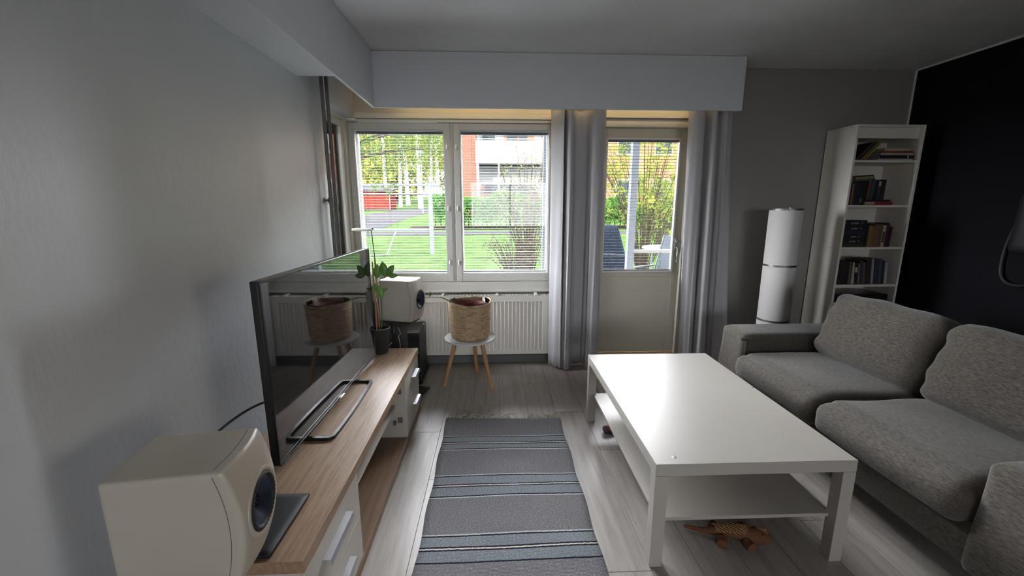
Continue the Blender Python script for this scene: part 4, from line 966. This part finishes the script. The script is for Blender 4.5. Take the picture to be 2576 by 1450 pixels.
# ------------------------------------------------------------------ toys under the table
t = thing('toy', 'orange and blue stubby toy lying under the table edge', 'toy', (.735, 2.365, .024), .25)
b = MB(); b.lathe([(.0001, -.006), (.014, -.006), (.022, 0), (.024, .012), (.0215, .05), (.018, .12)], 20, (-.055, 0, 0), 'x')
b.m = [0 if ((i % 20) // 5 + (i // 20 > 1)) % 2 else 1 for i in range(len(b.f))]
b.build('handle', ['toy_blue', 'toy_red'], t, smooth=50)
MB().rbox((.09, 0, .002), (.05, .09, .045), .02, 8).build('head', 'toy_blue', t, smooth=60)
t = thing('plush_toy', 'brown knitted lizard shaped plush toy under the coffee table', 'toy', (1.020, 1.478, .0), -.10)
b = MB(); b.tube(spline([(.13, -.01, .028), (.10, -.008, .033), (.05, 0, .036), (-.02, .01, .040), (-.08, .015, .035), (-.14, .03, .022), (-.20, .06, .014)], 6), [.010] + [.020 + .0013 * i for i in range(9)] + [.034 - .0012 * i for i in range(20)] + [.012, .01, .009, .008, .007, .006, .005], 14)
bo = b.build('body', 'toy_dark', t, smooth=70)
sc = MB()
for i in range(22):
    for k in range(-3, 4):
        xx = .11 - i * .0095; a = k * .33 + (i % 2) * .16; r = .034 - .010 * abs(i - 11) / 11
        sc.tube([(xx + .006, r * math.sin(a) + .002 + .0006 * i, .036 + r * math.cos(a) - .002), (xx - .003, r * math.sin(a + .08) + .002 + .0006 * i, .0375 + r * math.cos(a + .08))], [.0032, .0012], 5)
so = sc.build('scales', 'toy_scale' if 'toy_scale' in MATS else 'stool_wood', t, smooth=60); so['kind'] = 'stuff'
for (px, py, qx, qy) in ((.025, -.02, .035, -.058), (-.065, -.01, -.080, -.045), (.03, .03, .045, .065), (-.06, .04, -.08, .07)):
    f = MB(); f.tube([(px, py, .026), ((px + qx) / 2, (py + qy) / 2, .020), (qx, qy, .020)], [.017, .019, .021], 10); fo = f.build('leg', 'toy_dark', t, smooth=60)
for sy in (-.016, .014):
    MB().rbox((.088, sy - .006, .055), (.008, .008, .008), .0038, 4).build('eye', 'black_gloss', t, smooth=60)

# ------------------------------------------------------------------ bag on the dark wall
t = thing('hanging_bag', 'black bag with a looping strap hanging on the dark wall', 'bag', (3.50, 2.58, .90))
ob = (3.50, 2.58, .90)
b = MB(ob); b.rbox((3.485, 2.50, 1.30), (.11, .30, .42), .05, 12, lambda x, y, z: (x, y * (1 - .3 * (z + .21)), z)); b.build('body', 'black_matt', t, smooth=60)
b = MB(ob); b.tube(spline([(3.50, 2.56, 1.62), (3.53, 2.62, 1.45), (3.535, 2.70, 1.20), (3.535, 2.715, 1.0), (3.53, 2.68, .90), (3.53, 2.60, .875), (3.52, 2.52, .92), (3.50, 2.45, 1.1)], 6), .012, 8); b.build('strap', 'black_matt', t, smooth=60)
MB(ob).tube([(3.55, 2.52, 1.62), (3.51, 2.52, 1.63), (3.49, 2.52, 1.66)], .008, 8).build('wall_hook', 'lamp_metal', t, smooth=60)
# ------------------------------------------------------------------ outdoors
def gz(y): return -.22 if y < 3.5 else -.20 if y < 10 else -.20 + .046 * (y - 10)
lw = MB(); vs = []; fs = []; XS = [-70 + 5 * i for i in range(31)]; YS = [-30, -15, 0, 3.9, 5, 6, 8] + [10 + 3 * i for i in range(32)]
for y in YS:
    for x_ in XS: vs.append((x_, y, gz(y)))
n = len(XS)
for j in range(len(YS) - 1):
    for i in range(n - 1): fs.append((j * n + i, j * n + i + 1, (j + 1) * n + i + 1, (j + 1) * n + i))
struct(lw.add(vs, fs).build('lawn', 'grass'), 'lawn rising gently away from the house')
def strip(name, label, left, right, m, dz=.012):
    # left/right: lists of (x, y)
    vs = []; fs = []
    L = spline([(a, b, 0) for a, b in left], 8); R_ = spline([(a, b, 0) for a, b in right], 8)
    for a, b in zip(L, R_):
        vs.append((a.x, a.y, gz(a.y) + dz)); vs.append((b.x, b.y, gz(b.y) + dz))
    for i in range(len(L) - 1): fs.append((2 * i, 2 * i + 1, 2 * i + 3, 2 * i + 2))
    return struct(MB().add(vs, fs).build(name, m), label)
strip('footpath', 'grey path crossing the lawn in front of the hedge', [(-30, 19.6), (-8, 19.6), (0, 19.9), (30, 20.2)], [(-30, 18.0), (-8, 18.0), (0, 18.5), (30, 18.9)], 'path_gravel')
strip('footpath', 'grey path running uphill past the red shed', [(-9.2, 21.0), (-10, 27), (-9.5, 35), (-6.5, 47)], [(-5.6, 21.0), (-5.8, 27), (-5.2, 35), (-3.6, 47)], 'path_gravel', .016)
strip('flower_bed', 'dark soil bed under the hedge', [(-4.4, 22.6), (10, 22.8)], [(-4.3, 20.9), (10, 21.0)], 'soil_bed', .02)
struct(MB().box(-5.5, 7, 3.9, 7.4, -.25, -.10).build('terrace_paving', 'bounce_concrete', bevel=.005), 'unseen concrete terrace along the house, made pale to bounce daylight indoors')  # out of view; widened and made pale to throw daylight up into the room
# house above the room, plus an unseen tall wing added to shade the lawn
hm = MB(); hm.box(-1.42, 3.85, YB - .3, 3.9, ZC + .2, 8.6)
hm.box(-40, -1.42, -16, -6.8, -.3, 15.5)
struct(hm.build('house_storeys', 'house_wall'), 'upper storeys of the house and an unseen wing added to shade the lawn')

def leaves(n, fn, size, rnd):
    vs = []; fs = []
    for i in range(n):
        c = fn(rnd)
        a = Vector((rnd.gauss(0, 1), rnd.gauss(0, 1), rnd.gauss(0, 1))).normalized(); b = a.orthogonal().normalized()
        b = (b * math.cos(i) + a.cross(b) * math.sin(i)); s = size * rnd.uniform(.6, 1.3)
        k = len(vs); c = Vector(c)
        vs += [c - a * s, c + b * s * .55, c + a * s, c - b * s * .55]; fs.append((k, k + 1, k + 2, k + 3))
    return vs, fs
def ell(c, r, shell=.55):
    def fn(rnd):
        while True:
            p = Vector((rnd.uniform(-1, 1), rnd.uniform(-1, 1), rnd.uniform(-1, 1)))
            if shell ** 2 < p.length_squared < 1: return (c[0] + p.x * r[0], c[1] + p.y * r[1], c[2] + p.z * r[2])
    return fn
def tree(name, label, loc, h, tr, crown_c, crown_r, nl, ls, bark, leafm_, seed, group='trees beyond the lawn', lean=0, branches=7):
    rnd = random.Random(seed)
    t = thing(name, label, 'tree', loc, 0, group)
    tp = spline([(0, 0, -.1), (lean * .3, .1, h * .35), (lean * .7, -.1, h * .7), (lean, 0, h)], 5)
    MB().tube(tp, [tr * (1 - .75 * i / (len(tp) - 1)) for i in range(len(tp))], 10).build('trunk', bark, t, smooth=60)
    b = MB()
    for k in range(branches):
        s = rnd.uniform(.3, .95); p = tp[int(s * (len(tp) - 1))]; a = rnd.uniform(0, 2 * PI); L = crown_r[0] * rnd.uniform(.4, .8)
        b.tube(spline([p, p + Vector((math.cos(a) * L * .5, math.sin(a) * L * .5, L * .5)), p + Vector((math.cos(a) * L, math.sin(a) * L, L * .45))], 4), [tr * .3 * (1 - .08 * i) for i in range(9)], 6)
    b.build('branches', bark, t, smooth=60)
    vs, fs = leaves(nl, ell(crown_c, crown_r, .1), ls, rnd)
    cr = MB().add(vs, fs).build('crown', leafm_, t); cr['kind'] = 'stuff'
    return t
# distant birches
BT = [(-10.6, 42, 'white birch trunk straight behind the red shed', 2), (-10.0, 45.6, 'slim white birch right of the red shed', 3), (-9.9, 49.2, 'thick white birch between shed and street lamp', 4), (-7.3, 42, 'white birch close left of the street lamp', 5), (-6.75, 45.6, 'white birch just right of the street lamp', 6), (-6.4, 49.2, 'far white birch near the window mullion', 7)]
for i, (x_, y_, lab, sd) in enumerate(BT):
    tree('birch_tree', lab, (x_, y_, gz(y_)), 13, .20 + .05 * (i % 3 == 2), (0, 0, 9.5), (1.55, 1.55, 6.2), 2200, .16, 'bark_birch', 'leaf_birch', sd, lean=.5 * math.sin(i * 2))
# broad sunlit trees closing the view
FT = [(-29, 57, 9, 'broad sunlit tree furthest left behind the shed'), (-21, 72, 9, 'tall sunlit tree behind the shed roof'), (-13, 57, 9, 'sunlit yellow-green tree behind the birches'), (-5, 72, 9, 'sunlit tree behind the street lamp'), (3, 57, 9, 'sunlit tree behind the brick pier'), (22, 60, 9, 'sunlit tree beyond the orange building'), (-46, 57, 10, 'sunlit tree beside the side window view')]
for i, (x_, y_, r_, lab) in enumerate(FT):
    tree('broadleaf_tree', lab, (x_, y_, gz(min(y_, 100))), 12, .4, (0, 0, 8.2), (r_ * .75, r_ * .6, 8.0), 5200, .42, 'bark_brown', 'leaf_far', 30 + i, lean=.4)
# near birch with hanging shoots left of the window view
rnd = random.Random(21)
t = thing('birch_tree', 'near birch with hanging leafy shoots at the window edge', 'tree', (-4.45, 13.6, gz(13.6)), 0, 'trees beyond the lawn')
tp = spline([(.10, 0, -.1), (0, 0, 1.6), (-.20, .1, 3.6), (-.10, .1, 6.5), (.1, 0, 9)], 6)
MB().tube(tp, [.21 * (1 - .6 * i / (len(tp) - 1)) for i in range(len(tp))], 14).build('trunk', 'bark_birch', t, smooth=60)
b = MB(); lv = []; lf = []
for k in range(46):
    s = rnd.uniform(.42, .98); p = tp[int(s * (len(tp) - 1))]; ex, ey = rnd.uniform(-.8, 3.4), rnd.uniform(-1.2, 1.6)
    top = p + Vector((ex * .6, ey * .6, rnd.uniform(.3, 1.0))); end = p + Vector((ex, ey, rnd.uniform(-.2, .6)))
    br = spline([p, top, end], 4); b.tube(br, [.035 * (1 - .1 * i) for i in range(len(br))], 5)
    for q in range(5):
        st_ = br[4 + rnd.randrange(len(br) - 4)]; L = rnd.uniform(.7, 2.6)
        sh = [st_ + Vector((.10 * math.sin(q + u * 3) * u, .1 * math.cos(q + u * 2) * u, -L * u)) for u in (0, .35, .7, 1)]
        if sh[-1].z < 1.7: sh = [Vector((v.x, v.y, max(v.z, 1.75 + .1 * q))) for v in sh]
        b.tube(sh, [.007, .005, .004, .002], 4)
        def fn(r_, sh=sh):
            u = r_.random() * 3; i_ = min(2, int(u)); w_ = sh[i_].lerp(sh[i_ + 1], u - i_); return (w_.x + r_.gauss(0, .05), w_.y + r_.gauss(0, .05), w_.z)
        v_, f_ = leaves(50, fn, .034, rnd); k0 = len(lv); lv += v_; lf += [tuple(i_ + k0 for i_ in ff) for ff in f_]
b.build('branches', 'bark_brown', t, smooth=60)
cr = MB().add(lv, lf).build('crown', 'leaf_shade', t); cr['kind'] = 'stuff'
# red shed
t = thing('garden_shed', 'red wooden shed with grey roof beyond the path', 'shed', (-10.9, 39.0, gz(39)))
b = MB()
b.box(-1.7, 1.7, -1.1, 1.1, .12, 1.75); b.build('wall', 'shed_red', t)
b = MB(); b.add([(-1.95, -1.4, 1.72), (1.95, -1.4, 1.60), (1.95, 1.4, 1.95), (-1.95, 1.4, 2.12), (-1.95, -1.4, 1.84), (1.95, -1.4, 1.72), (1.95, 1.4, 2.07), (-1.95, 1.4, 2.24)], [(0, 3, 2, 1), (4, 5, 6, 7), (0, 1, 5, 4), (1, 2, 6, 5), (2, 3, 7, 6), (3, 0, 4, 7)]); b.build('roof', 'shed_roof', t)
MB().box(-.5, .35, -1.13, -1.10, .15, 1.6).build('door', 'shed_red', t); MB().box(-1.75, 1.75, -1.13, 1.13, 0, .13).build('footing', 'path_gravel', t)
for xx in (-1.7, 1.64): MB().box(xx, xx + .06, -1.125, -1.10, .12, 1.7).build('corner_board', 'facade_white', t)
# street lamp
t = thing('street_lamp', 'pale street lamp on a thin pole in front of the birches', 'street lamp', (-5.68, 34, gz(34)))
MB().tube([(0, 0, 0), (0, 0, 4.35)], [.055, .04], 10).build('pole', 'lamp_post', t, smooth=50)
MB().lathe([(.05, 4.30), (.16, 4.42), (.22, 4.62), (.26, 4.66), (.24, 4.72), (.12, 4.86), (.0001, 4.9)], 20).build('head', 'lamp_post', t, smooth=50)
# carpet beating rack on the lawn
t = thing('carpet_rack', 'pale metal carpet airing rack on the lawn', 'rack', (-3.4, 13.1, gz(13.1)))
g = 0
for xx in (1.44, -2.3): MB().box(xx - .055, xx + .055, -.055, .055, -.1, 2.12).build('post', 'rack_metal', t, bevel=.008)
MB().tube([(-2.7, 0, 2.115), (1.76, 0, 2.115)], .034, 10).build('bar', 'rack_metal', t, smooth=50)
MB().tube([(-2.3, 0, 1.845), (1.42, 0, 1.845)], .030, 10).build('bar', 'rack_metal', t, smooth=50)
MB().tube([(-2.3, 0, .75), (1.40, 0, .75)], .034, 10).build('bar', 'rack_metal', t, smooth=50)
MB().tube(spline([(.36, 0, .74), (.30, -.14, .56), (.19, -.35, .18), (.14, -.43, .06), (.06, -.44, .03), (-.35, -.44, .02), (-.44, -.43, .06), (-.50, -.35, .20), (-.58, -.14, .56), (-.62, 0, .74)], 5), .020, 8).build('swing_frame', 'rack_metal', t, smooth=60)
# hedge
rnd = random.Random(41)
t = thing('hedge', 'dense green leafy hedge behind the crossing path', 'hedge', (0, 21.7, gz(21.7)))
def hfn(r_):
    x_ = r_.uniform(-3.15, 8); hh = 1.72 + .22 * math.sin(x_ * 2.1) + .12 * math.sin(x_ * 5.3) - (.05 * max(0, x_) if x_ > 0 else 0)
    u = r_.random() ** .6; return (x_ + .2 * r_.gauss(0, 1) * .5, r_.uniform(-.65, .65) * math.sqrt(max(.05, 1 - .6 * u * u)), .22 + u * (hh - .25))
v_, f_ = leaves(15000, hfn, .075, rnd); fo = MB().add(v_, f_).build('foliage', 'leaf_hedge', t); fo['kind'] = 'stuff'
b = MB()
for k in range(46):
    x_ = -3.0 + k * .24; b.tube([(x_, rnd.uniform(-.3, .3), -.05), (x_ + rnd.uniform(-.15, .15), rnd.uniform(-.3, .3), 1.2)], [.03, .012], 5)
b.build('stems', 'bark_brown', t)
# loose shrubs near the house
def shrub(label, loc, h, spread, nst, nl, ls, leafm_, seed, zlo=.35, arch=.0):
    rnd = random.Random(seed); t = thing('shrub', label, 'shrub', loc, 0, 'loose shrubs outside the window wall')
    b = MB(); tips = []
    for k in range(nst):
        a = rnd.uniform(0, 2 * PI); r_ = spread * math.sqrt(rnd.random()); hh = h * rnd.uniform(.55, 1)
        p = spline([(.1 * math.cos(a), .1 * math.sin(a), -.05), (r_ * .35 * math.cos(a), r_ * .35 * math.sin(a), hh * .45), (r_ * .8 * math.cos(a), r_ * .8 * math.sin(a), hh * .85), (r_ * math.cos(a), r_ * math.sin(a), hh * (1 - arch))], 5)
        b.tube(p, [.011 * (1 - .8 * i / (len(p) - 1)) + .0015 for i in range(len(p))], 5); tips.append(p)
        for q in range(5):
            s0 = p[rnd.randrange(5, len(p) - 1)]; d = Vector((rnd.gauss(0, 1), rnd.gauss(0, 1), abs(rnd.gauss(0, 1)))) * .16 * h / 2
            b.tube([s0, s0 + d * .6, s0 + d + Vector((0, 0, .05))], [.004, .003, .0012], 4); tips.append([s0, s0 + d])
    b.build('branches', 'bark_brown', t, smooth=60)
    def fn(r_):
        p = tips[r_.randrange(len(tips))]; q = p[r_.randrange(max(1, int(len(p) * zlo)), len(p))]; return (q.x + r_.gauss(0, .05), q.y + r_.gauss(0, .05), q.z + r_.gauss(0, .05))
    v_, f_ = leaves(nl, fn, ls, rnd); fo = MB().add(v_, f_).build('foliage', leafm_, t); fo['kind'] = 'stuff'
    return t
shrub('twiggy shrub with few leaves outside the right window sash', (.72, 8.9, -.2), 2.85, .85, 44, 900, .026, 'leaf_pale', 51, .4)
shrub('low brown twig mound below the right window sash', (.38, 7.9, -.2), 1.25, .66, 60, 160, .018, 'leaf_pale', 52, .6, .25)
shrub('large branching shrub in fresh leaf outside the balcony door', (3.5, 9.6, -.2), 3.5, 1.7, 50, 4200, .036, 'leaf_birch', 53, .3)
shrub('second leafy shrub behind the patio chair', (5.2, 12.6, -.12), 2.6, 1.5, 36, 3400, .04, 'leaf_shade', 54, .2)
# apartment building with white balconies
gy = gz(30)
t = thing('apartment_building', 'red brick apartment building with white balconies', 'building', (0, 30.5, gy))
ob = (0, 30.5, gy)
def W(name, m, *bx, parent=None, bevel=0):
    return MB(ob).box(*bx).build(name, m, parent or t, bevel=bevel)
W('brick_pier', 'brick_red', -2.15, -1.22, 29.9, 31.2, gy, 12)
W('recess_wall', 'facade_white', -1.22, 6.5, 31.6, 32.2, gy, 12)
W('rear_wing', 'brick_red', 3.6, 7.5, 31.0, 32.2, gy, 12)
W('balcony_parapet', 'facade_white', -1.24, 3.36, 29.7, 29.9, 4.38, 5.88)
W('balcony_floor', 'facade_white', -1.24, 3.36, 29.9, 31.6, 4.38, 4.60)
W('balcony_parapet', 'facade_white', -1.24, 3.36, 29.7, 29.9, 7.20, 8.70)
W('balcony_floor', 'facade_white', -1.24, 3.36, 29.9, 31.6, 7.20, 7.42)
W('hand_rail', 'rack_metal', -1.24, 3.36, 29.72, 29.78, 5.98, 6.03)
W('column', 'facade_white', -1.20, -1.02, 29.75, 29.95, gy, 4.38)
W('column', 'facade_white', .30, .40, 29.75, 29.85, gy, 4.38)
wn = W('window', 'brick_orange', .75, 2.95, 31.5, 31.62, 5.2, 7.1); W('pane', 'window_dark', .95, 1.75, 31.46, 31.52, 5.3, 7.0, parent=wn); W('pane', 'window_dark', 1.85, 2.45, 31.46, 31.52, 5.3, 7.0, parent=wn)
wn = W('window', 'facade_white', -.9, .2, 31.5, 31.62, 5.0, 7.0); W('pane', 'window_dark', -.8, .1, 31.46, 31.52, 5.1, 6.9, parent=wn)
wn = W('window', 'facade_dark', -.95, 3.2, 31.5, 31.62, gy + .3, 3.05); W('pane', 'window_dark', -.2, 2.9, 31.46, 31.52, gy + .6, 2.9, parent=wn)
W('door', 'brick_orange', -.95, -.70, 31.44, 31.52, gy, 3.0)
for i in range(16): W('fence_board', 'fence_wood', -.98 + i * .285, -.72 + i * .285, 29.65, 29.69, gy, 2.35)
# orange brick building seen through the door glass
gy2 = gz(29)
t = thing('apartment_building', 'orange brick apartment building behind the door glass', 'building', (12, 30, gy2)); ob = (12, 30, gy2)
W('wall', 'brick_orange', 7.6, 24, 29.2, 36, gy2, 13)
for xx in (8.4, 11.0, 13.6, 16.2):
    for zz in (1.9, 4.9, 7.9):
        wn = W('window', 'facade_white', xx, xx + 1.3, 29.10, 29.22, zz, zz + 1.4); W('pane', 'window_dark', xx + .1, xx + 1.2, 29.07, 29.12, zz + .1, zz + 1.3, parent=wn)
# terrace posts and rail
t = thing('terrace_post', 'pale blue square terrace post outside the window', 'post', (.562, 4.6, -.1))
MB().box(-.032, .032, -.032, .032, 0, 3.0).build('shaft', 'painted_post', t, bevel=.004); MB().box(-.045, .045, -.045, .045, 0, .03).build('foot', 'rack_metal', t, bevel=.003)
t = thing('terrace_railing', 'pale terrace post with a white cross rail outside the door', 'railing', (1.66, 5.0, -.1))
MB().box(-.042, .042, -.042, .042, 0, 3.0).build('post', 'painted_post', t, bevel=.004); MB().box(.042, 2.4, -.02, .02, .945, .985).build('rail', 'facade_white', t, bevel=.004)
# covered grill, patio table, armchair
t = thing('covered_grill', 'barbecue under a dark blue cover outside the door', 'grill', (1.46, 5.55, -.1))
def gw(x, y, z): k = 1 - .42 * max(0, (z - .12) / .5); return (x * k, y * k, z)
MB().rbox((0, 0, .63), (.58, .55, 1.26), .05, 14, gw).build('cover', 'cover_blue', t, smooth=60)
MB().tube([(-.27, -.25, .88), (.0, -.29, .90), (.27, -.25, .88)], .012, 6).build('cover_seam', 'patio_fabric', t, smooth=60)
t = thing('patio_table', 'grey round patio table beyond the rail', 'table', (2.75, 6.3, -.1))
MB().lathe([(.0001, .86), (.44, .86), (.45, .875), (.44, .89), (.0001, .89)], 36).build('tabletop', 'patio_metal', t, smooth=45)
for k in range(4):
    a = PI / 4 + k * PI / 2; MB().tube([(.36 * math.cos(a), .36 * math.sin(a), 0), (.30 * math.cos(a), .30 * math.sin(a), .86)], .014, 8).build('leg', 'patio_metal', t, smooth=50)
t = thing('patio_chair', 'pale metal garden armchair with grey mesh seat outside the door', 'chair', (2.20, 5.55, -.1), -1.25)
MB().box(-.24, .24, -.24, .22, .40, .425).build('seat', 'patio_fabric', t, bevel=.006)
b = MB(); b.add([(-.24, .20, .42), (.24, .20, .42), (.25, .36, 1.10), (-.25, .36, 1.10), (-.24, .215, .42), (.24, .215, .42), (.25, .375, 1.10), (-.25, .375, 1.10)], [(0, 1, 2, 3), (7, 6, 5, 4), (0, 4, 5, 1), (1, 5, 6, 2), (2, 6, 7, 3), (3, 7, 4, 0)]); b.build('backrest', 'patio_fabric', t)
for sx in (-.27, .27):
    MB().tube(spline([(sx, -.25, 0), (sx, -.27, .40), (sx, -.24, .62), (sx, -.15, .65), (sx, .22, .67)], 5), .014, 8).build('arm_frame', 'patio_metal', t, smooth=60)
    MB().tube(spline([(sx, .26, 0), (sx, .20, .42), (sx, .37, 1.10)], 5), .014, 8).build('rear_leg', 'patio_metal', t, smooth=60)
